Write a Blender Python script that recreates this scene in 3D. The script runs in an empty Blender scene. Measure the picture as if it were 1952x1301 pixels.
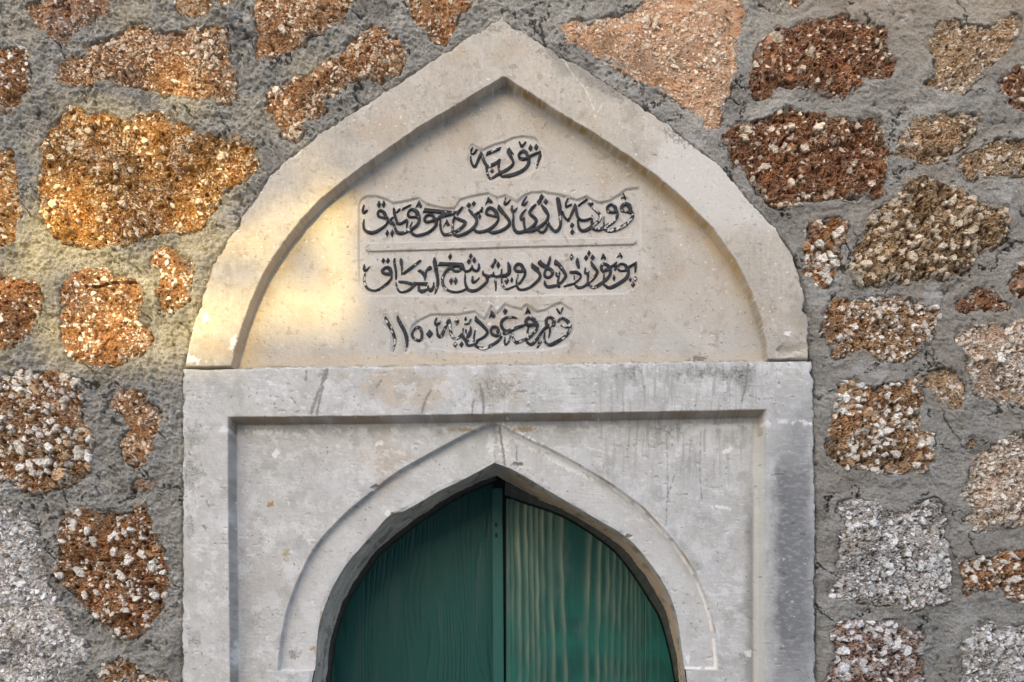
import bpy, math, random
import numpy as np
R = math.radians

# ------------------------------------------------------------------ scale
# one photo pixel on the wall plane is 1.25 mm; the wall stands on y = 0, the lane lies at y < 0
S = 0.00125
CX, CY = 976.0, 1225.0          # photo pixel straight in front of the lens
EYE, DIST = 1.5, 3.0            # lens height and distance from the wall (m)
DPX = DIST / S

# ------------------------------------------------------------------ camera, sky, sun, exposure
scene = bpy.context.scene
col = scene.collection
cam_d = bpy.data.cameras.new("camera")
cam = bpy.data.objects.new("camera", cam_d)
col.objects.link(cam)
cam.location = (0, -DIST, EYE)
cam.rotation_euler = (R(90), 0, 0)
cam_d.sensor_width = 36
cam_d.lens = 36 * DIST / (1952 * S)
cam_d.shift_y = (CY - 650.5) / 1952
cam_d.clip_end = 500
scene.camera = cam

SUN_EL, SUN_AZ = 14.0, 12.0     # low evening sun, a little left of straight behind the camera
world = bpy.data.worlds.new("World")
scene.world = world
world.use_nodes = True
wn = world.node_tree.nodes
bg = wn["Background"]
sky = wn.new("ShaderNodeTexSky")
sky.sky_type = 'NISHITA'
sky.sun_disc = False
sky.dust_density = 5.0
sky.air_density = 0.7
sky.ozone_density = 0.6
sky.sun_elevation = R(SUN_EL)
sky.sun_rotation = R(180 + SUN_AZ)
world.node_tree.links.new(sky.outputs[0], bg.inputs[0])
bg.inputs[1].default_value = 0.15
sun_d = bpy.data.lights.new("sun", 'SUN')
sun_d.energy = 1.1
sun_d.angle = R(0.7)
sun_d.color = (1.0, 0.72, 0.24)
sun = bpy.data.objects.new("sun", sun_d)
sun.rotation_euler = (R(90 - SUN_EL), 0, R(-SUN_AZ))
sun.location = (-3, -12, 6)
col.objects.link(sun)
scene.view_settings.view_transform = 'Standard'
scene.view_settings.look = 'None'
scene.view_settings.gamma = 1
scene.view_settings.exposure = 2.36

# ------------------------------------------------------------------ numpy noise
def perlin(x, y, seed=0):
    rng = np.random.RandomState(seed)
    perm = rng.permutation(256)
    perm = np.concatenate([perm, perm]).astype(np.int32)
    ang = rng.rand(256) * 2 * np.pi
    gx, gy = np.cos(ang).astype(np.float32), np.sin(ang).astype(np.float32)
    xf, yf = np.floor(x), np.floor(y)
    xi, yi = xf.astype(np.int32) & 255, yf.astype(np.int32) & 255
    fx, fy = (x - xf).astype(np.float32), (y - yf).astype(np.float32)
    u = fx * fx * fx * (fx * (fx * 6 - 15) + 10)
    v = fy * fy * fy * (fy * (fy * 6 - 15) + 10)
    x1, y1 = (xi + 1) & 255, (yi + 1) & 255
    def g(ix, iy, dx, dy):
        h = perm[perm[ix] + iy]
        return gx[h] * dx + gy[h] * dy
    n00 = g(xi, yi, fx, fy)
    n10 = g(x1, yi, fx - 1, fy)
    n01 = g(xi, y1, fx, fy - 1)
    n11 = g(x1, y1, fx - 1, fy - 1)
    a = n00 + u * (n10 - n00)
    b = n01 + u * (n11 - n01)
    return (a + v * (b - a)) * 1.5

def fbm(x, y, scale, octv=4, seed=0, gain=0.5, lac=2.03):
    out = np.zeros(np.broadcast(x, y).shape, np.float32)
    amp, tot, f = 1.0, 0.0, 1.0 / scale
    for o in range(octv):
        out += amp * perlin(x * f + 17.3 * o, y * f - 9.1 * o, seed + o)
        tot += amp
        amp *= gain
        f *= lac
    return out / tot * 1.3

def sstep(a, b, x):
    t = np.clip((x - a) / (b - a), 0, 1)
    return t * t * (3 - 2 * t)

def mix(a, b, t):
    t = np.clip(t, 0, 1)[..., None]
    return a * (1 - t) + np.asarray(b, np.float32) * t

def worley(x, y, size, seed, stretch=1.5):
    """angular cells: returns d1, d2, cell id hash (int), offsets from the cell centre"""
    rng = np.random.RandomState(seed)
    N = 128
    jx = (rng.rand(N, N) * .9 + .05).astype(np.float32)
    jy = (rng.rand(N, N) * .9 + .05).astype(np.float32)
    th = rng.rand(N, N) * np.pi
    ct, st = np.cos(th).astype(np.float32), np.sin(th).astype(np.float32)
    sc = (0.75 + 0.6 * rng.rand(N, N)).astype(np.float32)
    X, Y = (x / size).astype(np.float32), (y / size).astype(np.float32)
    xi, yi = np.floor(X).astype(np.int32), np.floor(Y).astype(np.int32)
    d1 = np.full(X.shape, 9., np.float32)
    d2 = d1.copy()
    cid = np.zeros(X.shape, np.int32)
    ox, oy = np.zeros_like(d1), np.zeros_like(d1)
    for di in (-1, 0, 1):
        for dj in (-1, 0, 1):
            a, b = xi + di, yi + dj
            am, bm = a % N, b % N
            dx = X - (a + jx[am, bm])
            dy = Y - (b + jy[am, bm])
            c, s_ = ct[am, bm], st[am, bm]
            u = c * dx + s_ * dy
            v = (-s_ * dx + c * dy) * stretch
            d = np.maximum(np.abs(u), np.maximum(np.abs(.5 * u + .866 * v), np.abs(.5 * u - .866 * v))) * sc[am, bm]
            near = d < d1
            d2 = np.where(near, d1, np.minimum(d2, d))
            cid = np.where(near, am * N + bm, cid)
            ox = np.where(near, dx, ox)
            oy = np.where(near, dy, oy)
            d1 = np.where(near, d, d1)
    return d1, d2, cid, ox * size, oy * size

# ------------------------------------------------------------------ polygons, strokes
def chaikin(p, n=2, closed=True):
    p = np.asarray(p, float)
    for _ in range(n):
        if closed:
            q = np.roll(p, -1, 0)
            p = np.stack([.75 * p + .25 * q, .25 * p + .75 * q], 1).reshape(-1, 2)
        else:
            a, b = p[:-1], p[1:]
            m = np.stack([.75 * a + .25 * b, .25 * a + .75 * b], 1).reshape(-1, 2)
            p = np.concatenate([p[:1], m, p[-1:]])
    return p

def spline(p, step=6.0):
    """Catmull-Rom through open points (any number of columns)"""
    p = np.asarray(p, float)
    if len(p) < 3:
        n = max(2, int(np.hypot(*(p[1] - p[0])[:2]) / step))
        return p[0] + (p[1] - p[0]) * np.linspace(0, 1, n + 1)[:, None]
    q = np.concatenate([2 * p[:1] - p[1:2], p, 2 * p[-1:] - p[-2:-1]])
    out = []
    for i in range(1, len(q) - 2):
        a, b, c, d = q[i - 1], q[i], q[i + 1], q[i + 2]
        n = max(2, int(np.hypot(*(c - b)[:2]) / step))
        t = (np.arange(n) / n)[:, None]
        out.append(.5 * (2 * b + (c - a) * t + (2 * a - 5 * b + 4 * c - d) * t ** 2 + (-a + 3 * b - 3 * c + d) * t ** 3))
    out.append(p[-1:])
    return np.concatenate(out)

def sdf(x, y, poly):
    """signed distance, negative inside"""
    P = np.asarray(poly, np.float32)
    x = x.astype(np.float32); y = y.astype(np.float32)
    d = np.full(x.shape, 1e12, np.float32)
    ins = np.zeros(x.shape, bool)
    for i in range(len(P)):
        a, b = P[i], P[(i + 1) % len(P)]
        ex, ey = b - a
        l2 = ex * ex + ey * ey
        if l2 < 1e-9: continue
        wx, wy = x - a[0], y - a[1]
        t = np.clip((wx * ex + wy * ey) / l2, 0, 1)
        dx, dy = wx - ex * t, wy - ey * t
        np.minimum(d, dx * dx + dy * dy, out=d)
        if a[1] != b[1]:
            c = ((a[1] > y) != (b[1] > y)) & (x < (b[0] - a[0]) * (y - a[1]) / (b[1] - a[1]) + a[0])
            ins ^= c
    d = np.sqrt(d)
    return np.where(ins, -d, d)

def pdist(x, y, line):
    """distance to an open polyline"""
    P = np.asarray(line, np.float32)
    d = np.full(x.shape, 1e12, np.float32)
    for i in range(len(P) - 1):
        a, b = P[i], P[i + 1]
        ex, ey = b - a
        l2 = max(ex * ex + ey * ey, 1e-9)
        wx, wy = x - a[0], y - a[1]
        t = np.clip((wx * ex + wy * ey) / l2, 0, 1)
        np.minimum(d, (wx - ex * t) ** 2 + (wy - ey * t) ** 2, out=d)
    return np.sqrt(d)

def deep(p, mm):
    """photo pixels of something that lies mm behind the wall plane, moved to where it really is"""
    p = np.array(p, float)
    k = 1 + mm / 1000 / DIST
    p[:, 0] = CX + (p[:, 0] - CX) * k
    p[:, 1] = CY + (p[:, 1] - CY) * k
    return p

def lerpline(pts, yq):
    pts = sorted(pts, key=lambda q: q[1])
    return np.interp(yq, [q[1] for q in pts], [q[0] for q in pts])

# ------------------------------------------------------------------ meshes
def link(name, me, parent=None, mat=None):
    o = bpy.data.objects.new(name, me)
    col.objects.link(o)
    if mat is not None: me.materials.append(mat)
    if parent is not None: o.parent = parent
    return o

def raw_mesh(name, V, F, rgb=None, smooth=True):
    """V (n,3) world metres, F (m,4)"""
    used = np.zeros(len(V), bool); used[F.ravel()] = True
    idx = np.cumsum(used) - 1
    V = V[used]; F = idx[F]
    me = bpy.data.meshes.new(name)
    me.vertices.add(len(V)); me.vertices.foreach_set("co", V.astype(np.float32).ravel())
    k = F.shape[1]
    me.loops.add(F.size); me.loops.foreach_set("vertex_index", F.astype(np.int32).ravel())
    me.polygons.add(len(F))
    me.polygons.foreach_set("loop_start", np.arange(0, F.size, k, dtype=np.int32))
    me.polygons.foreach_set("loop_total", np.full(len(F), k, np.int32))
    me.polygons.foreach_set("use_smooth", np.full(len(F), smooth, bool))
    if rgb is not None:
        at = me.color_attributes.new("tone", 'FLOAT_COLOR', 'POINT')
        c = np.ones((len(V), 4), np.float32); c[:, :3] = np.clip(rgb[used], 0, 1)
        at.data.foreach_set("color", c.ravel())
    me.update(calc_edges=True)
    me.validate()
    return me

def to_world(px, py, h):
    return np.stack([(px - CX) * S, -h / 1000.0, EYE + (CY - py) * S], -1)

def grid_faces(nx, ny, keep=None):
    i = np.arange(ny - 1)[:, None] * nx + np.arange(nx - 1)[None, :]
    F = np.stack([i, i + nx, i + nx + 1, i + 1], -1)      # wound to face the lane (-y)
    return F.reshape(-1, 4) if keep is None else F[keep]

def axis(a, b, step, fine=None, fstep=None, out=None, ostep=12):
    """sorted coordinates: step between a and b, fstep inside fine, ostep on to out"""
    v = list(np.arange(a, b, step)) + [b]
    if fine:
        v = [q for q in v if not fine[0] < q < fine[1]] + list(np.arange(fine[0], fine[1], fstep))
    if out:
        for lo, hi in ((out[0], a), (b, out[1])):
            if hi - lo > 1: v += list(np.linspace(lo, hi, max(2, int((hi - lo) / ostep))))
    return np.unique(np.round(np.array(v), 3)).astype(np.float32)

def empty(name, loc, label, cat):
    o = bpy.data.objects.new(name, None)
    col.objects.link(o); o.location = loc
    o.empty_display_size = .2
    o["label"] = label; o["category"] = cat
    return o

# ------------------------------------------------------------------ materials
def tone_mat(name, rough=.9, grain=(500, .16), bump=(900, .25, .0015), spec=.3, tint_noise=None):
    """colour from the mesh's own tone attribute, broken up by procedural grain and bump"""
    m = bpy.data.materials.new(name); m.use_nodes = True
    nt = m.node_tree; n = nt.nodes; L = nt.links
    b = n["Principled BSDF"]
    b.inputs["Roughness"].default_value = rough
    b.inputs["Specular IOR Level"].default_value = spec
    a = n.new("ShaderNodeAttribute"); a.attribute_name = "tone"
    tc = n.new("ShaderNodeNewGeometry")
    nz = n.new("ShaderNodeTexNoise"); nz.inputs["Scale"].default_value = grain[0]; nz.inputs["Detail"].default_value = 3
    L.new(tc.outputs["Position"], nz.inputs["Vector"])
    mr = n.new("ShaderNodeMapRange")
    mr.inputs[1].default_value = .3; mr.inputs[2].default_value = .7
    mr.inputs[3].default_value = 1 - grain[1]; mr.inputs[4].default_value = 1 + grain[1]
    L.new(nz.outputs[0], mr.inputs[0])
    mx = n.new("ShaderNodeMix"); mx.data_type = 'RGBA'; mx.blend_type = 'MULTIPLY'; mx.inputs[0].default_value = 1
    L.new(a.outputs["Color"], mx.inputs[6]); L.new(mr.outputs[0], mx.inputs[7])
    L.new(mx.outputs[2], b.inputs["Base Color"])
    n2 = n.new("ShaderNodeTexNoise"); n2.inputs["Scale"].default_value = bump[0]; n2.inputs["Detail"].default_value = 4
    L.new(tc.outputs["Position"], n2.inputs["Vector"])
    bp = n.new("ShaderNodeBump"); bp.inputs["Strength"].default_value = bump[1]; bp.inputs["Distance"].default_value = bump[2]
    L.new(n2.outputs[0], bp.inputs["Height"]); L.new(bp.outputs[0], b.inputs["Normal"])
    return m

def plain_mat(name, rgb, rough=.8, noise=(20, .2)):
    m = bpy.data.materials.new(name); m.use_nodes = True
    nt = m.node_tree; n = nt.nodes; L = nt.links
    b = n["Principled BSDF"]; b.inputs["Roughness"].default_value = rough
    g = n.new("ShaderNodeNewGeometry")
    nz = n.new("ShaderNodeTexNoise"); nz.inputs["Scale"].default_value = noise[0]; nz.inputs["Detail"].default_value = 6
    L.new(g.outputs["Position"], nz.inputs["Vector"])
    cr = n.new("ShaderNodeValToRGB")
    cr.color_ramp.elements[0].color = [c * (1 - noise[1]) for c in rgb] + [1]
    cr.color_ramp.elements[1].color = [min(1, c * (1 + noise[1])) for c in rgb] + [1]
    L.new(nz.outputs[0], cr.inputs[0]); L.new(cr.outputs[0], b.inputs["Base Color"])
    return m

M_BRECCIA = tone_mat("breccia", .85, (420, .22), (700, .5, .0015))
M_MORTAR = tone_mat("mortar", .95, (600, .32), (520, .8, .003))
M_STONE = tone_mat("carved_limestone", .85, (800, .17), (900, .6, .001))
M_PAINT = tone_mat("letter_paint", .55, (900, .15), (1200, .4, .0008))
M_DOOR = tone_mat("green_door_paint", .45, (300, .12), (400, .25, .0006), spec=.35)

# ------------------------------------------------------------------ outlines traced on the wall plane
TYMP_OUT = [(353,704),(355,692),(360,668),(362,644),(372,617),(391,552),(405,515),(421,488),(453,434),(488,380),(512,342),(545,310),(579,284),(623,250),(681,213),(765,159),(857,98),(925,56),(955,41),
            (975,52),(1048,98),(1119,139),(1187,183),(1271,240),(1322,281),(1373,321),(1420,379),(1457,419),(1476,437),(1506,481),(1523,525),(1533,572),(1530,596),(1538,606),(1539,684),(1539,688.5)]
TYMP_IN = [(443,712),(443,702),(448,681),(458,641),(469,611),(480,579),(501,531),(523,493),(552,453),(582,415),(617,380),(687,325),(755,277),(806,243),(880,200),(958,152),
           (963,152),(1016,186),(1068,220),(1119,250),(1197,301),(1254,342),(1308,389),(1356,438),(1400,498),(1430,558),(1448,608),(1457,648),(1461,684),(1461,712)]
BLOCK_OUT = [(349,704.5),(500,703),(760,700),(1000,697),(1250,692.5),(1400,690.5),(1546,689),(1549,701),(1545,712),(1551,730),(1549,780),(1551,900),(1552,1000),(1551.5,1100),(1553,1320),(1556,2440),(343,2440),(348,1320),(349,1100),(350,900),(350,780)]
PANEL_IN = [(437,797),(700,795),(950,791),(1200,788),(1459,783),(1458,1000),(1457,1320),(1457,2440),(442,2440),(441,1320),(439,1120),(437,950)]
ARCH_L = [(530,1279),(535,1227),(542,1185),(557,1133),(577,1086),(594,1053),(624,1014),(668,971),(712,935),(753,903),(790,881),(830,859),(880,832),(937,805)]
ARCH_R = [(950,807),(1008,838),(1058,861),(1126,899),(1173,929),(1220,963),(1238,981),(1279,1025),(1302,1056),(1328,1098),(1349,1150),(1361,1197),(1367,1239),(1369,1277)]
OPEN_L = [(596,1301),(601,1272),(604,1227),(609,1187),(623,1145),(640,1108),(665,1069),(684,1048),(719,1008),(741,984),(766,976),(804,956),(830,940),(889,911),(943,882)]
OPEN_R = [(970,892),(1000,908),(1058,943),(1126,983),(1194,1024),(1233,1066),(1264,1110),(1285,1156),(1294,1196),(1300,1239),(1305,1276),(1308,1301)]
BACK_L = [(621,1301),(625,1273),(630,1227),(641,1185),(653,1148),(673,1113),(700,1074),(721,1047),(778,1000),(810,978),(855,948),(909,921),(947,907)]
BACK_R = [(958,914),(1002,938),(1032,954),(1079,975),(1119,999),(1168,1029),(1211,1073),(1242,1116),(1264,1156),(1276,1193),(1286,1235),(1292,1265),(1296,1301)]
LEAF_R = [(965,946),(989,957),(1048,977),(1088,995),(1131,1023),(1171,1054),(1205,1097),(1233,1140),(1257,1183),(1273,1239),(1285,1301)]

H_TYMP, H_FIELD, H_SUNK = 14.0, -28.0, -33.5
H_BLOCK, H_PANEL, H_BAND = 12.0, -32.0, -50.0

# ------------------------------------------------------------------ the wall stones (outline, and how each looks)
# fine = pebble size, big = (clast size, share of cells that carry one), pale = share of pale pebbles, tone, relief mm
def Q(fine=6, big=(20, .15), pale=.25, tone='orange', relief=5, base=2, crack=None, lab=None, smoothness=0.):
    return dict(fine=fine, big=big, pale=pale, tone=tone, relief=relief, base=base, crack=crack, lab=lab, smoothness=smoothness)
STONES = [
 ([(40,10),(75,-5),(140,-30),(215,-25),(205,28),(178,34),(150,60),(128,80),(100,72),(82,64),(66,44)], Q(6,(16,.12),.3,'brown',4,-2)),
 ([(-40,95),(10,92),(22,85),(52,92),(54,130),(50,190),(15,215),(-40,215)], Q(8,(24,.25),.35,'rust',7,2)),
 ([(108,115),(160,108),(175,85),(230,62),(260,48),(290,58),(345,62),(405,50),(425,55),(432,90),(445,140),(450,190),(420,195),(380,188),(330,185),(270,170),(220,155),(180,158),(110,170)], Q(6,(17,.28),.48,'orange',5,2)),
 ([(125,212),(150,208),(160,220),(215,225),(245,235),(275,215),(320,220),(350,245),(400,265),(470,262),(490,300),(488,330),(440,350),(415,380),(405,410),(375,440),(300,450),(240,465),(190,470),(130,462),(80,430),(78,330),(85,260),(112,240)], Q(6,(18,.22),.32,'amber',6,4,lab='large amber stone, the biggest on the left')),
 ([(-40,290),(15,285),(32,320),(36,380),(38,440),(28,470),(-40,480)], Q(6,(16,.2),.3,'amber',5,2)),
 ([(298,470),(338,474),(355,498),(372,508),(362,542),(359,569),(331,596),(311,589),(304,548),(311,518),(284,501)], Q(7,(20,.25),.35,'rust',5,2)),
 ([(149,514),(200,511),(223,528),(270,535),(271,565),(260,612),(287,640),(284,663),(257,687),(203,697),(162,694),(125,677),(113,640),(118,565),(118,538)], Q(6,(15,.12),.25,'rust',5,5,crack=[(166,548),(190,550),(212,541),(240,538),(270,538)],lab='rust coloured stone split by a dark crack near its top')),
 ([(-40,535),(0,530),(40,528),(70,545),(82,580),(70,610),(50,640),(20,660),(-40,680)], Q(8,(22,.22),.25,'rust',7,4)),
 ([(-40,740),(10,720),(30,700),(60,705),(110,710),(160,735),(150,790),(175,840),(170,890),(150,915),(120,930),(65,940),(50,930),(0,915),(-40,915)], Q(9,(27,.65),.75,'tan',9,3)),
 ([(210,765),(220,745),(250,740),(278,745),(281,772),(301,782),(308,809),(298,830),(288,870),(275,889),(250,885),(232,868),(235,840),(252,815),(240,800),(215,785)], Q(6,(16,.2),.35,'orange',5,0)),
 ([(262,920),(280,915),(300,930),(285,940),(262,935)], Q(6,(14,.3),.3,'brown',4,0)),
 ([(-40,955),(0,958),(20,965),(44,985),(64,1012),(78,1070),(85,1110),(112,1145),(125,1185),(139,1212),(170,1233),(165,1250),(146,1277),(125,1320),(100,1340),(-40,1340)], Q(6,(15,.3),.8,'grey',5,4,lab='large pale grey pebbly stone in the lower left corner')),
 ([(132,985),(159,975),(183,979),(200,990),(217,979),(237,984),(257,968),(284,967),(291,1009),(301,1036),(315,1056),(322,1097),(315,1158),(298,1185),(257,1212),(230,1215),(203,1189),(162,1158),(129,1121),(105,1094),(112,1050),(117,1012)], Q(8,(27,.6),.22,'rust',9,4,lab='rust stone studded with big white pebbles')),
 ([(193,1280),(203,1263),(217,1267),(230,1250),(257,1263),(274,1280),(298,1290),(325,1287),(345,1340),(200,1340)], Q(9,(26,.6),.6,'tan',8,2)),
 ([(330,-10),(400,-10),(402,20),(370,26),(340,22)], Q(6,(15,.2),.3,'tan',4,-2)),
 ([(408,-12),(440,-12),(434,16),(412,14)], Q(6,(15,.15),.3,'tan',4,-2)),
 ([(488,-20),(674,-20),(667,27),(650,44),(616,61),(589,68),(562,95),(535,98),(501,118),(488,115),(491,81),(498,61),(488,37)], Q(6,(17,.18),.32,'orange',5,1)),
 ([(515,166),(532,172),(569,152),(589,149),(610,125),(633,112),(660,105),(667,85),(687,64),(711,52),(735,54),(742,68),(762,78),(772,95),(765,135),(738,149),(704,145),(671,149),(643,176),(623,193),(616,216),(589,223),(576,257),(552,267),(535,250),(525,223),(508,216),(505,200)], Q(7,(22,.42),.5,'orange',6,2)),
 ([(775,-20),(910,-20),(890,17),(870,27),(867,51),(857,74),(843,85),(823,71),(809,57),(792,44),(780,25)], Q(6,(14,.1),.25,'orange',4,1)),
 ([(1070,52),(1092,43),(1140,48),(1170,40),(1214,20),(1240,-20),(1405,-20),(1420,20),(1420,37),(1402,68),(1412,88),(1407,118),(1393,159),(1380,189),(1373,220),(1366,250),(1340,248),(1342,227),(1308,200),(1275,179),(1227,162),(1193,135),(1160,118),(1129,105),(1095,88),(1078,84)], Q(6,(14,.14),.36,'peach',3.2,3,smoothness=.35,lab='big smooth pinkish tan stone above the arch shoulder')),
 ([(1489,-15),(1533,-15),(1530,10),(1496,12)], Q(7,(18,.3),.3,'orange',4,0)),
 ([(1448,90),(1476,58),(1503,54),(1523,51),(1550,36),(1567,40),(1601,32),(1641,37),(1658,54),(1689,61),(1685,85),(1702,112),(1706,142),(1696,156),(1655,149),(1628,166),(1621,183),(1597,186),(1547,176),(1520,169),(1479,166),(1465,189),(1432,183),(1425,155),(1445,110)], Q(9,(24,.2),.15,'umber',7,3)),
 ([(1777,64),(1800,41),(1821,34),(1858,51),(1892,47),(1926,34),(1946,37),(1949,51),(1932,78),(1922,98),(1895,125),(1868,145),(1848,166),(1827,179),(1790,173),(1767,166),(1756,162),(1777,145),(1787,112),(1773,95)], Q(6,(15,.15),.3,'dust',5,1)),
 ([(1899,172),(1919,149),(1935,128),(1960,120),(1990,130),(1990,215),(1950,216),(1926,205),(1922,180)], Q(8,(20,.2),.15,'umber',6,0)),
 ([(1370,260),(1395,282),(1392,310),(1430,338),(1445,365),(1465,385),(1483,392),(1503,396),(1553,386),(1597,382),(1641,372),(1669,376),(1685,359),(1685,325),(1696,284),(1682,271),(1679,237),(1662,223),(1621,233),(1587,230),(1547,217),(1520,210),(1496,206),(1486,217),(1452,223),(1420,240),(1385,252)], Q(9,(24,.36),.2,'umber',8,4,lab='dark reddish brown stone dotted with white pebbles')),
 ([(1719,288),(1716,271),(1733,244),(1736,233),(1777,220),(1807,220),(1828,213),(1861,217),(1865,233),(1855,257),(1831,281),(1811,298),(1784,308),(1757,315),(1743,301),(1723,304)], Q(9,(26,.3),.22,'dust',7,1)),
 ([(1817,328),(1834,298),(1858,288),(1888,271),(1926,267),(1990,265),(1990,330),(1926,332),(1905,335),(1861,332),(1848,338)], Q(8,(22,.22),.25,'dust',6,0)),
 ([(1655,425),(1682,392),(1712,376),(1729,345),(1753,342),(1790,348),(1817,359),(1851,372),(1871,399),(1915,392),(1917,437),(1905,464),(1858,487),(1855,504),(1807,528),(1756,535),(1689,538),(1648,542),(1625,535),(1621,515),(1635,474)], Q(13,(23,.55),.6,'pebble',9,4,lab='tan stone packed with rounded pebbles')),
 ([(1535,430),(1560,425),(1609,421),(1611,450),(1601,481),(1604,511),(1587,528),(1577,548),(1560,550),(1550,532),(1535,528),(1540,498),(1528,481),(1538,455)], Q(11,(25,1.0),1.0,'rust',9,4,lab='narrow upright stone packed with white pebbles')),
 ([(1574,596),(1597,565),(1641,572),(1702,569),(1743,582),(1784,582),(1790,596),(1787,626),(1770,647),(1750,667),(1726,687),(1689,684),(1645,667),(1621,674),(1594,684),(1591,663),(1570,647),(1574,620)], Q(8,(19,.45),.62,'tan',7,3)),
 ([(1814,579),(1838,569),(1851,552),(1885,547),(1902,565),(1919,579),(1915,589),(1885,592),(1858,586),(1831,592)], Q(8,(18,.15),.15,'umber',6,0)),
 ([(1990,495),(1950,501),(1939,508),(1939,531),(1926,548),(1926,562),(1955,568),(1990,565)], Q(8,(20,.2),.2,'umber',6,1)),
 ([(1828,633),(1851,623),(1892,619),(1926,616),(1990,612),(1990,775),(1926,772),(1892,755),(1865,755),(1855,728),(1851,701),(1848,674),(1828,667),(1824,647)], Q(6,(15,.35),.85,'pale',5,3)),
 ([(1597,734),(1621,728),(1641,731),(1662,741),(1675,734),(1702,728),(1743,731),(1756,751),(1750,772),(1753,802),(1740,826),(1777,829),(1780,856),(1777,880),(1756,907),(1743,897),(1702,904),(1682,904),(1641,897),(1611,897),(1587,870),(1581,853),(1584,822),(1594,789),(1594,755)], Q(11,(21,.8),.95,'tan',8,4)),
 ([(1743,724),(1777,701),(1811,697),(1828,714),(1838,741),(1834,775),(1817,782),(1794,765),(1777,745),(1756,731)], Q(7,(16,.15),.3,'dust',5,0)),
 ([(1852,885),(1872,860),(1905,842),(1950,829),(1990,820),(1990,995),(1950,999),(1909,1002),(1868,1012),(1845,1002),(1829,995),(1855,975),(1835,951),(1832,931),(1855,914)], Q(6,(18,.35),.75,'pale',6,3)),
 ([(1835,846),(1855,838),(1862,850),(1840,858)], Q(6,(14,.2),.3,'dust',4,-1)),
 ([(1598,965),(1621,958),(1649,957),(1689,965),(1713,979),(1740,968),(1771,958),(1791,955),(1794,979),(1800,996),(1795,1013),(1805,1046),(1805,1080),(1808,1118),(1804,1148),(1774,1148),(1740,1158),(1730,1168),(1716,1152),(1669,1148),(1621,1145),(1588,1141),(1584,1124),(1598,1097),(1594,1070),(1604,1043),(1601,1002)], Q(9,(16,.35),.92,'grey',7,4,lab='square stone of light grey gravel')),
 ([(1828,1077),(1859,1067),(1899,1057),(1990,1045),(1990,1150),(1933,1145),(1910,1124),(1876,1121),(1838,1131),(1842,1107),(1828,1090)], Q(8,(25,.6),.35,'rust',8,1)),
 ([(1588,1196),(1598,1185),(1628,1185),(1652,1196),(1686,1185),(1713,1189),(1720,1202),(1750,1206),(1760,1219),(1750,1243),(1757,1267),(1750,1340),(1560,1340),(1581,1280),(1601,1260),(1594,1243),(1601,1223),(1584,1216)], Q(11,(25,.75),.8,'pinkgrey',9,3)),
 ([(1838,1226),(1852,1196),(1876,1189),(1926,1199),(1990,1194),(1990,1340),(1835,1340),(1842,1267)], Q(8,(24,.5),.85,'grey',7,3)),
]
TONES = {   # matrix dark, matrix light, pale pebble
 'orange': ((.235,.12,.055), (.40,.235,.12), (.66,.55,.42)),
 'amber':  ((.25,.125,.04), (.42,.235,.085), (.68,.56,.40)),
 'rust':   ((.235,.115,.05), (.40,.225,.11), (.74,.68,.60)),
 'brown':  ((.20,.115,.07), (.34,.21,.13), (.60,.53,.47)),
 'umber':  ((.165,.082,.045), (.32,.165,.085), (.64,.54,.42)),
 'tan':    ((.26,.14,.065), (.42,.28,.16), (.74,.69,.62)),
 'peach':  ((.36,.20,.11), (.50,.33,.21), (.68,.57,.45)),
 'dust':   ((.27,.17,.09), (.42,.31,.20), (.60,.53,.44)),
 'pale':   ((.34,.23,.15), (.52,.42,.33), (.72,.66,.58)),
 'pebble': ((.18,.11,.055), (.38,.27,.16), (.60,.51,.39)),
 'grey':   ((.28,.25,.22), (.50,.47,.44), (.74,.73,.71)),
 'pinkgrey': ((.28,.17,.12), (.45,.36,.31), (.74,.71,.69)),
}

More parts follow.
